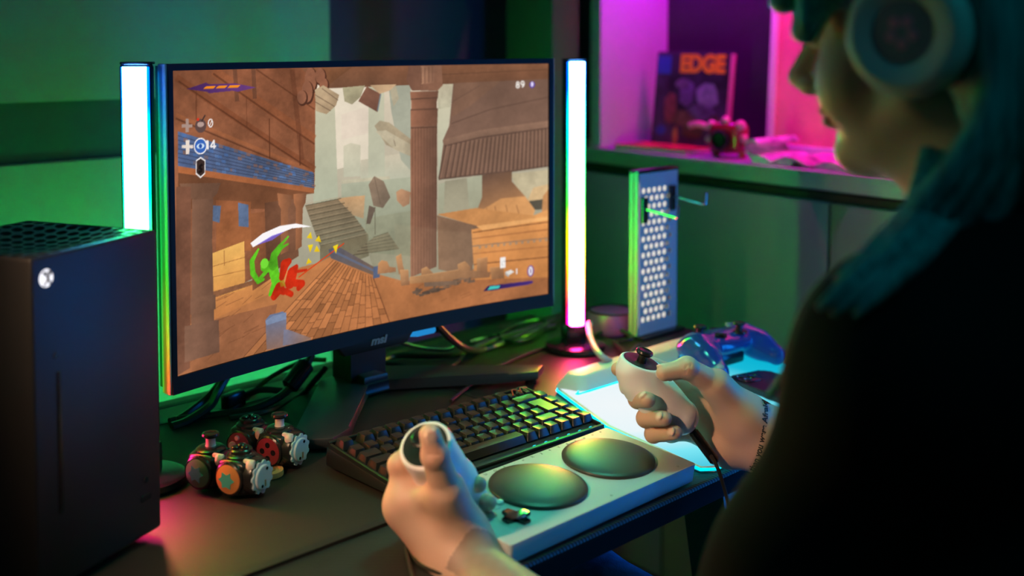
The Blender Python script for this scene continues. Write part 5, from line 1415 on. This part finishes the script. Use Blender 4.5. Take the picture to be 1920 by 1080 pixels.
def build_hand(H, wr, el, palm, lo_pad, h, wrist_r, wrist_flat):
    pts = np.array([p for k in H.values() for p in k[0]] + [wr, el])
    f = Field(pts.min(0) - lo_pad, pts.max(0) + lo_pad, h)
    f.cone(el, el + (wr - el) * .55, .046, .034, .02)
    f.cone(el + (wr - el) * .5, wr, .036, wrist_r, .02, flat=wrist_flat)
    for a, b, ra, rb, k in palm: f.cone(a, b, ra, rb, k)
    for nm, (p, r) in H.items():
        f.chain(p[:2], r[:2], .010); f.chain(p[1:], r[1:], .003)
        for q, rr in zip(p[1:-1], r[1:-1]): f.ell(q, (rr * 1.08,) * 3, k=.003)
    return f
P4 = lambda k: [V(*p) for p in k[0]]
th, ix, md, rg, pk = [P4(LH[k]) for k in ('thumb', 'index', 'middle', 'ring', 'pinky')]
palmL = [(wrL, ix[0], .026, .0165, .02), (wrL, md[0], .024, .016, .02), (wrL, rg[0], .022, .015, .02), (wrL, pk[0], .022, .0145, .02),
         (wrL, th[0], .026, .020, .02), (th[0], th[1], .019, .0150, .014), (th[1], ix[0], .011, .012, .016), (ix[0], pk[0], .013, .012, .014), ((th[0] + wrL) / 2, (ix[0] + md[0]) / 2, .021, .017, .02)]
fL = build_hand(LH, wrL, elL, palmL, .05, .0016, .029, ((.2, .4, .9), .85))
def nail(f, tip, prev, nrm, r, w=.0058, l=.0066):
    d = (tip - prev) / np.linalg.norm(tip - prev); n = np.array(nrm, float); n -= d * (n @ d); n /= np.linalg.norm(n); b = np.cross(d, n)
    c = tip + d * .0012 + n * (r - .0006); f.ell(c, (l, w, .0016), R=np.array([d, b, n]), k=.0006)
    return c
CAMD = V(-.66, -.66, .36)
nails = [nail(fL, th[3], th[2], CAMD + V(.1, -.1, .25), .0095, .0068, .0078)]
# creases at the thumb joint
for q in (-.0025, .0, .0025):
    dth = (th[3] - th[2]) / np.linalg.norm(th[3] - th[2]); c0 = th[2] + dth * q + CAMD / np.linalg.norm(CAMD) * .0124
    fL.cone(c0 + V(.004, -.004, 0), c0 - V(.004, -.004, 0), .0005, .0005, .0012, op='s')
# knuckles on the back of the hand
for q in (ix[0], md[0]): fL.ell(q + V(-.004, -.004, .002), (.0125,) * 3, k=.008)
P, F = fL.mesh(); C = np.tile(SKIN, (len(P), 1))
for q in (ix[0], md[0], ix[1], th[2]): tint(C, P, q + V(-.006, -.006, .004), .017, (.62, .30, .22), .5)
tn = th[3] + (th[3] - th[2]) / np.linalg.norm(th[3] - th[2]) * .002 + V(-.0058, -.0050, .0045)

for c in nails: tint(C, P, c, .0085, NAIL, 1.2)
for a, b in ((th, .0), ): pass
# dark tattoo panel on the forearm
ax = (elL - wrL) / np.linalg.norm(elL - wrL)
s = (P - wrL) @ ax; rad = P - wrL - s[:, None] * ax; up = V(0, 0, 1) - ax * ax[2]; up /= np.linalg.norm(up); sd = np.cross(ax, up)
ang = np.arctan2(rad @ sd, rad @ up)
blk = (s > .018) & (s < .14) & (np.abs(ang) < 1.25)
wav = .5 + .5 * np.sin(s * 420) * np.sin(ang * 9)
C[blk] = C[blk] * .45 + INK * .55 * (.8 + .4 * wav[blk, None])
add_piece(P, F, C)

# ---------------------------------------------------------------- right hand
wrR = V(*(1.1003, 0.7023, 0.0368)); elR = V(1.145, .475, .0)
RH = dict(
    thumb=([(1.0736, 0.7168, 0.0665), (1.0418, 0.7329, 0.1062), (1.0086, 0.7477, 0.1291), (0.9877, 0.7624, 0.125)], [.0190, .0145, .0116, .0092]),
    index=([(1.0693, 0.7865, 0.0951), (1.039, 0.8175, 0.1086), (1.0011, 0.8245, 0.1161), (0.9806, 0.8224, 0.1182)], [.0130, .0108, .0095, .0080]),
    middle=([(1.0746, 0.7827, 0.0759), (1.0373, 0.8112, 0.0765), (0.9859, 0.798, 0.0884), (0.9671, 0.7694, 0.0978)], [.0128, .0108, .0100, .0086]),
    ring=([(1.0742, 0.7761, 0.0574), (1.0395, 0.8018, 0.0563), (0.9915, 0.7909, 0.067), (0.9792, 0.756, 0.0775)], [.0125, .0104, .0098, .0084]),
    pinky=([(1.0704, 0.7672, 0.0404), (1.0392, 0.7923, 0.0381), (0.9968, 0.7844, 0.0491), (0.9904, 0.7493, 0.0611)], [.0118, .0098, .0090, .0078]))
th, ix, md, rg, pk = [P4(RH[k]) for k in ('thumb', 'index', 'middle', 'ring', 'pinky')]
heel = V(*(1.072, 0.7366, 0.029))
palmR = [(wrR, ix[0], .026, .0155, .02), (wrR, md[0], .025, .0155, .02), (wrR, rg[0], .025, .0155, .02), (wrR, pk[0], .024, .0150, .02), (wrR, heel, .026, .0215, .02), (heel, pk[0], .0205, .0140, .015),
         (wrR, th[0], .026, .0225, .02), (th[0], th[1], .0215, .0160, .014), (th[0], (ix[0] + md[0]) / 2, .019, .014, .02), (ix[0], pk[0], .0135, .0125, .012), (th[1], ix[0], .010, .011, .014)]
fR = build_hand(RH, wrR, elR, palmR, .05, .0016, .0285, ((.3, .5, .3), .9))
nails = [nail(fR, q, q0, CAMD + V(0, 0, .1), rr_) for q, q0, rr_ in ((md[3], md[2], .0086), (rg[3], rg[2], .0084), (pk[3], pk[2], .0078))]
nails.append(nail(fR, th[3], th[2], V(.1, .3, 1), .0092))
for t_ in (-.003, .0, .003):
    dth = (th[3] - th[2]) / np.linalg.norm(th[3] - th[2]); c0 = th[2] + dth * t_ + CAMD / np.linalg.norm(CAMD) * .0118
    fR.cone(c0 + V(0, 0, .005), c0 - V(0, 0, .005), .0005, .0005, .0012, op='s')
P, F = fR.mesh(); C = np.tile(SKIN, (len(P), 1))
for q in (ix[3], md[3], rg[3], pk[3]): tint(C, P, q, .012, (.64, .31, .23), .45)
cv_ = V(-.703, -.711, .25); cv_ /= np.linalg.norm(cv_)
for c in nails: tint(C, P, c, .0066, NAIL, 1.2)
PR, FR = P, F
add_piece(P, F, C)

# ---------------------------------------------------------------- head and neck
hf = Vector((0, 1, 0)); pitch = radians(-5)
hl = Vector((-1, 0, 0)); hu = Vector((0, 0, 1))
hf2 = (hf * cos(pitch) + hu * sin(pitch)).normalized(); hu2 = (hu * cos(pitch) - hf * sin(pitch)).normalized()
EAR = Vector((0.6998, 0.3508, 0.4925))
H0 = EAR - hl * .096 + hf2 * .018
HM = Matrix(((-hl.x, hf2.x, hu2.x, H0.x), (-hl.y, hf2.y, hu2.y, H0.y), (-hl.z, hf2.z, hu2.z, H0.z), (0, 0, 0, 1)))   # local: x right, y forward, z up
f = Field((-.10, -.15, -.20), (.10, .135, .145), .0022)
f.ell((0, -.016, .046), (.074, .094, .084), k=.01)
f.ell((0, .029, -.012), (.060, .058, .080), k=.02)
for s in (-1, 1):
    f.cone((s * .050, -.002, -.042), (s * .016, .062, -.080), .016, .0145, .022)
    f.ell((s * .043, .050, -.030), (.022, .024, .030), k=.016)
    f.ell((s * .0105, .101, -.030), (.0085, .010, .0075), k=.006)
    f.ell((s * .076, -.004, -.004), (.009, .017, .030), k=.006)
    f.cone((s * .012, .090, .026), (s * .046, .074, .024), .0075, .007, .012)
f.ell((0, .068, -.084), (.018, .015, .014), k=.016)
f.cone((0, .088, .020), (0, .116, -.022), .0072, .0098, .009)
f.ell((0, .088, -.049), (.019, .009, .0055), k=.004); f.ell((0, .085, -.058), (.018, .010, .0065), k=.004)
for s in (-1, 1):
    f.ell((s * .032, .089, .008), (.016, .010, .009), k=.008, op='s')
    f.ell((s * .032, .077, .008), (.0118,) * 3, k=.001)
    f.cone((s * .018, .087, .0155), (s * .046, .079, .0135), .0042, .0038, .004)
f.cone((0, -.022, -.05), (0, -.060, -.17), .052, .056, .025)
f.cone((0, .02, -.078), (0, -.03, -.13), .026, .035, .03)
P, F = f.mesh(); C = np.tile(SKIN, (len(P), 1))
lip = (np.abs(P[:, 2] + .0535) < .0085) & (np.abs(P[:, 0]) < .020) & (P[:, 1] > .082); C[lip] = (.50, .20, .18)
for s in (-1, 1):
    tint(C, P, (s * .032, .089, .008), .006, (.03, .03, .03), 1); tint(C, P, (s * .030, .092, .031), .012, (.10, .10, .09), .8)
PH = P @ np.array(HM.to_3x3()).T + np.array(H0)
add_piece(PH, F, C)

# ---------------------------------------------------------------- trunk and upper arms under the clothes
SL, SR = V(.695, .33, .275), V(1.005, .34, .265)
nb = np.array(HM @ Vector((0, -.055, -.15)))
def trunk(g, grow, h):
    f = Field((.48, .02, -.42), (1.30, .66, .50), h); k = .05
    f.cone(SL, SR, .060 + grow, .060 + grow, k); f.cone(nb + V(0, -.01, -.03), (SL + SR) / 2, .055 + grow, .09 + grow, k)
    f.ell((.845, .315, .13), (.165 + grow, .105 + grow, .19 + grow), k=k)
    f.ell((.840, .305, -.08), (.150 + grow, .105 + grow, .20 + grow), k=k)
    f.cone(nb + V(0, 0, -.03), SL, .045 + grow, .055 + grow, k); f.cone(nb + V(0, 0, -.03), SR, .045 + grow, .055 + grow, k)
    for S, E in ((SL, elL), (SR, elR)):
        f.cone(S, S + (E - S) * .5, .058 + grow, .050 + grow, .035); f.cone(S + (E - S) * .5, E, .050 + grow, .044 + grow, .03)
    return f
f = trunk(0, 0.0, .007); P, F = f.mesh(); add_piece(P, F, np.tile(SKIN, (len(P), 1)))
body_me = np_mesh('body', np.concatenate(parts_P) - PB, np.concatenate(parts_F), np.concatenate(parts_C))
body = link_mesh('body', body_me, attr_mat('skin', .48, sss=.12, bump=.25, bscale=700), person, smooth=180)
body['label'] = 'bare face, hands and forearms'

# shirt
M_shirt = mat('black shirt cloth', (.006, .006, .007), .85, spec=.15, bump=.4, bscale=250)
f = trunk(0, .011, .006)
dirF = (wrL - elL) / np.linalg.norm(wrL - elL)
f.cone(elL, elL + dirF * .10, .057, .050, .02)
dirR = (wrR - elR) / np.linalg.norm(wrR - elR)
f.cone(elR, elR + dirR * .175, .055, .043, .02)
P, F = f.mesh()
link_mesh('shirt', np_mesh('shirt', P - PB, F), M_shirt, person, smooth=180)
# jeans and shoes
M_jean = mat('blue denim', (.10, .22, .42), .8, bump=.6, bscale=500, var=.35, vscale=60, stretch=(1, 1, .15))
f = Field((.55, .12, -.72), (1.15, 1.05, -.02), .008)
for s, kx in ((-1, .70), (1, .925)):
    hip = V(.83 + s * .085, .33, -.20); kn = V(kx, .845, -.135); an = V(kx + .01 * s, .88, -.655)
    f.cone(hip, kn, .082, .064, .03); f.cone(kn, an, .063, .045, .02)
    for q in range(3): f.cone(kn + V(-.03, .0, -.05 - q * .045), kn + V(.03, .02, -.075 - q * .05), .050, .052, .012)
f.ell((.83, .31, -.20), (.17, .13, .12), k=.04)
P, F = f.mesh(); link_mesh('jeans', np_mesh('jeans', P - PB, F), M_jean, person, smooth=180)
for kx, s in ((.69, -1), (.935, 1)):
    f = Field((kx - .07, .80, -D - .002), (kx + .07, 1.13, -.60), .005)
    f.cone((kx, .87, -.70), (kx, 1.04, -.708), .036, .030, .02); f.cone((kx, .88, -.68), (kx, .885, -.63), .038, .040, .02); f.cut((kx, .9, -D + .001), (0, 0, -1))
    P, F = f.mesh(); link_mesh('shoe', np_mesh('shoe', P - PB, F), M_black, person, smooth=180)
# wrist lettering, wrapped onto the skin
bvh = BVHTree.FromPolygons([tuple(p) for p in PR], [tuple(int(i) for i in q) for q in FR])
def wrap(name, me, origin, right, upv, view):
    """lay a flat mesh onto the skin: x along right, y along upv, pressed in along view"""
    bm = bmesh.new(); bm.from_mesh(me)
    bmesh.ops.triangulate(bm, faces=bm.faces)
    for _ in range(1): bmesh.ops.subdivide_edges(bm, edges=[e for e in bm.edges if e.calc_length() > .002], cuts=1)
    ok = True
    for v in bm.verts:
        p = Vector(origin) + v.co.x * Vector(right) + v.co.y * Vector(upv)
        h, n_, i_, d_ = bvh.ray_cast(p - Vector(view) * .08, Vector(view), .2)
        v.co = (h + n_ * .0004 if h else p) - Vector(PB)
    return fin(name, bm, mat('tattoo ink', (.02, .022, .022), .6), person, smooth=0)
def flat_text(body, size, shear=.2):
    cu = bpy.data.curves.new('t', 'FONT'); cu.body = body; cu.size = size; cu.shear = shear; cu.offset = .0003; cu.align_x = 'CENTER'; cu.align_y = 'CENTER'
    t = bpy.data.objects.new('t', cu); COL.objects.link(t); bpy.context.view_layer.update()
    me = bpy.data.meshes.new_from_object(t.evaluated_get(bpy.context.evaluated_depsgraph_get())); bpy.data.objects.remove(t); return me
cr = Vector((.711, -.703, 0)); cu_ = Vector((0, 0, 1)); vw = Vector((.703, .711, -.18)).normalized()
o1 = Vector((1.0656, 0.6883, 0.0513)); dv = (cr * .20 + cu_ * .98).normalized(); dn = (cr * -.98 + cu_ * .20).normalized()
w1 = wrap('tattoo_lettering', flat_text('than you were Afraid', .0092), o1, dv, dn, vw)
bm = B(); zz = [(-.004, .006), (.010, .000), (.0125, -.0075), (.016, -.0078), (.018, -.014)]
zz = [(.014, -.018), (.0095, -.010), (.0088, -.0105), (-.0035, -.0085), (-.0045, -.0095), (.0085, -.0118)]
for a, b in (((.002, -.010), (.0015, -.0175)), ((.0015, -.0175), (.006, -.019)), ((.002, -.010), (-.010, -.018))):
    a, b = Vector((*a, 0)), Vector((*b, 0)); n_ = (b - a).normalized().cross(Vector((0, 0, 1))) * .0006
    bm.faces.new([bm.verts.new(p) for p in (a + n_, b + n_, b - n_, a - n_)])
me = bpy.data.meshes.new('z'); bm.to_mesh(me); bm.free()
wrap('tattoo_zigzag', me, o1, dv, dn, vw)

# ---------------------------------------------------------------- hair
M_hair = mat('teal hair', (.015, .28, .30), .38, bump=.8, bscale=160, var=.55, vscale=40, stretch=(6, 6, .6))
f = Field((-.13, -.20, -.20), (.13, .13, .17), .004)
f.ell((0, -.022, .052), (.088, .106, .094), k=.01)
f.ell((0, -.075, -.03), (.080, .060, .110), k=.04)
f.ell((0, .052, -.080), (.088, .086, .135), k=.015, op='s')
f.cone((-.074, .0, .10), (-.072, .045, .055), .024, .018, .015); f.cone((-.074, .045, .050), (-.068, .068, .010), .017, .011, .012)
f.cone((-.030, .072, .085), (-.046, .098, .036), .022, .012, .015)
f.cone((.03, .072, .085), (.050, .090, .040), .022, .012, .015)
P, F = f.mesh(); P2 = P @ np.array(HM.to_3x3()).T + np.array(H0)
hair = link_mesh('hair', np_mesh('hair', P2 - PB, F), M_hair, person, smooth=180)
bm = B(); rr = random.Random(3)
hb = lambda x, y, z: HM @ Vector((x, y, z)) - Vector(PB)
for i in range(34):                         # long locks behind the ear cup, falling over the shoulder
    u_ = i / 33; a0 = hb(-.078 + .03 * u_, -.068 - .05 * u_, .05 + .03 * rr.random())
    a1 = hb(-.078 + .05 * u_, -.066 - .05 * u_, -.05)
    e = Vector((.690 + .16 * u_ + .02 * rr.random(), .395 - .17 * u_ + .02 * rr.random(), .325 - .05 * rr.random())) - Vector(PB)
    e2 = e + Vector((-.012 + .02 * rr.random(), .045 - .07 * u_, -.06 - .05 * rr.random()))
    tube(bm, [a0, a1, (a1 + e) / 2 + Vector((rr.uniform(-.01, .01), -.008, 0)), e, e2], lambda t: .0115 * (1 - .75 * t ** 2), 7, 5)
for i in range(30):                         # fringe swept down over the brow and temple
    u_ = i / 29; x = -.084 + .11 * u_; d_ = max(0, .55 - u_)
    tube(bm, [hb(x * .55, -.01, .150), hb(x * .95, .050 - .03 * d_, .122), hb(x * 1.04, .088 - .075 * d_, .082), hb(x * 1.02, .101 - .085 * d_, .045), hb(x * .99, .103 - .075 * d_, .016 - .02 * d_ + .006 * rr.random())], lambda t: .0075 * (1 - .75 * t ** 2), 7, 5)
for i in range(12):                         # lock drawn forward over the left shoulder
    dx, dy = rr.uniform(-14, 14), rr.uniform(-10, 10)
    path = [Vector((0.7835, 0.351, 0.4707)), Vector((0.7623, 0.3467, 0.4163)), Vector((0.7234, 0.34, 0.3769)), Vector((0.6523, 0.3313, 0.3572)), Vector((0.6239, 0.3438, 0.3366))]
    off = Vector((rr.uniform(-.012, .012), rr.uniform(-.012, .012), rr.uniform(-.010, .010)))
    tube(bm, [p + off * (.5 + .2 * k) - Vector(PB) for k, p in enumerate(path)], lambda t: .011 * (1 - .8 * t ** 3), 7, 5)
fin('hair_locks', bm, M_hair, hair, smooth=180)

# ---------------------------------------------------------------- headphones
hp = thing('headphones', 'pale over-ear headphones with a pink sticker on the ear cup', 'headphones', tuple(H0))
M_hp = mat('pale headphone plastic', (.50, .56, .54), .38, bump=.04); M_cush = mat('dark cushion', (.03, .035, .035), .7, bump=.2)
HMl = Matrix.Translation(-H0) @ HM
for s in (-1, 1):
    cm = HMl @ frame_to((s * .070, -.018, .0), (s, 0, 0), (0, 1, 0)) @ Matrix.Diagonal((.91, .91, 1, 1))
    bm = B(); lathe(bm, [(.030, .0), (.044, .0), (.047, .005), (.046, .012), (.040, .014)], 40, M=cm); fin('ear_cushion', bm, M_cush, hp)
    bm = B(); lathe(bm, [(.036, .012), (.0465, .012), (.0475, .018), (.0445, .0245), (.037, .0275), (.0345, .0262), (.026, .0272), (.0245, .0258), (0, .0252)], 56, M=cm); cup = fin('ear_cup', bm, M_hp, hp, smooth=60)
    bm = B(); lathe(bm, [(0, .0250), (.0235, .0250), (.0230, .0262), (0, .0264)], 40, M=cm); fin('cup_disc', bm, mat('grey violet disc', (.16, .17, .20), .3, bump=.02), cup)
    bm = B()
    for a in range(5): ball(bm, .0046, (.0085 * cos(a * 1.2566 + .3), .0085 * sin(a * 1.2566 + .3) , .0262), (1, 1, .12), M=cm, u=10, v=6)
    fin('flower_sticker', bm, mat('pink sticker', (.75, .22, .34), .4), cup)
    bm = B(); box(bm, (.006, .013, .004), (-.041, .006, .0215), .001, M=cm); fin('switch', bm, M_cush, cup)
    bm = B(); ball(bm, .0017, (.0, -.0455, .0195), M=cm, u=8, v=6); fin('status_dot', bm, emit('blue status dot', (.01, .06, .6), .6), cup)
    bm = B(); tube(bm, [HMl @ Vector(p) for p in ((s * .088, -.018, .036), (s * .092, -.016, .07), (s * .086, -.012, .10))], .006, 8, 5); fin('yoke', bm, M_hp, hp)
bm = B(); tube(bm, [HMl @ Vector((.092 * cos(a), -.008, .085 + .083 * sin(a))) for a in [pi * i / 12 for i in range(13)]], .0085, 10, 3); fin('headband', bm, M_hp, hp)

# seat under the person, below the picture
st = thing('stool', 'dark round stool under the person', 'stool', (.83, .28, -D))
bm = B(); lathe(bm, [(0, D - .375), (.17, D - .375), (.19, D - .365), (.19, D - .345), (.17, D - .335), (0, D - .335)], 40); fin('seat', bm, M_cush, st)
bm = B(); lathe(bm, [(.03, .03), (.03, D - .375)], 20); fin('post', bm, M_black, st)
bm = B(); lathe(bm, [(0, 0), (.20, 0), (.20, .012), (.05, .035), (0, .035)], 40); fin('base', bm, M_black, st)
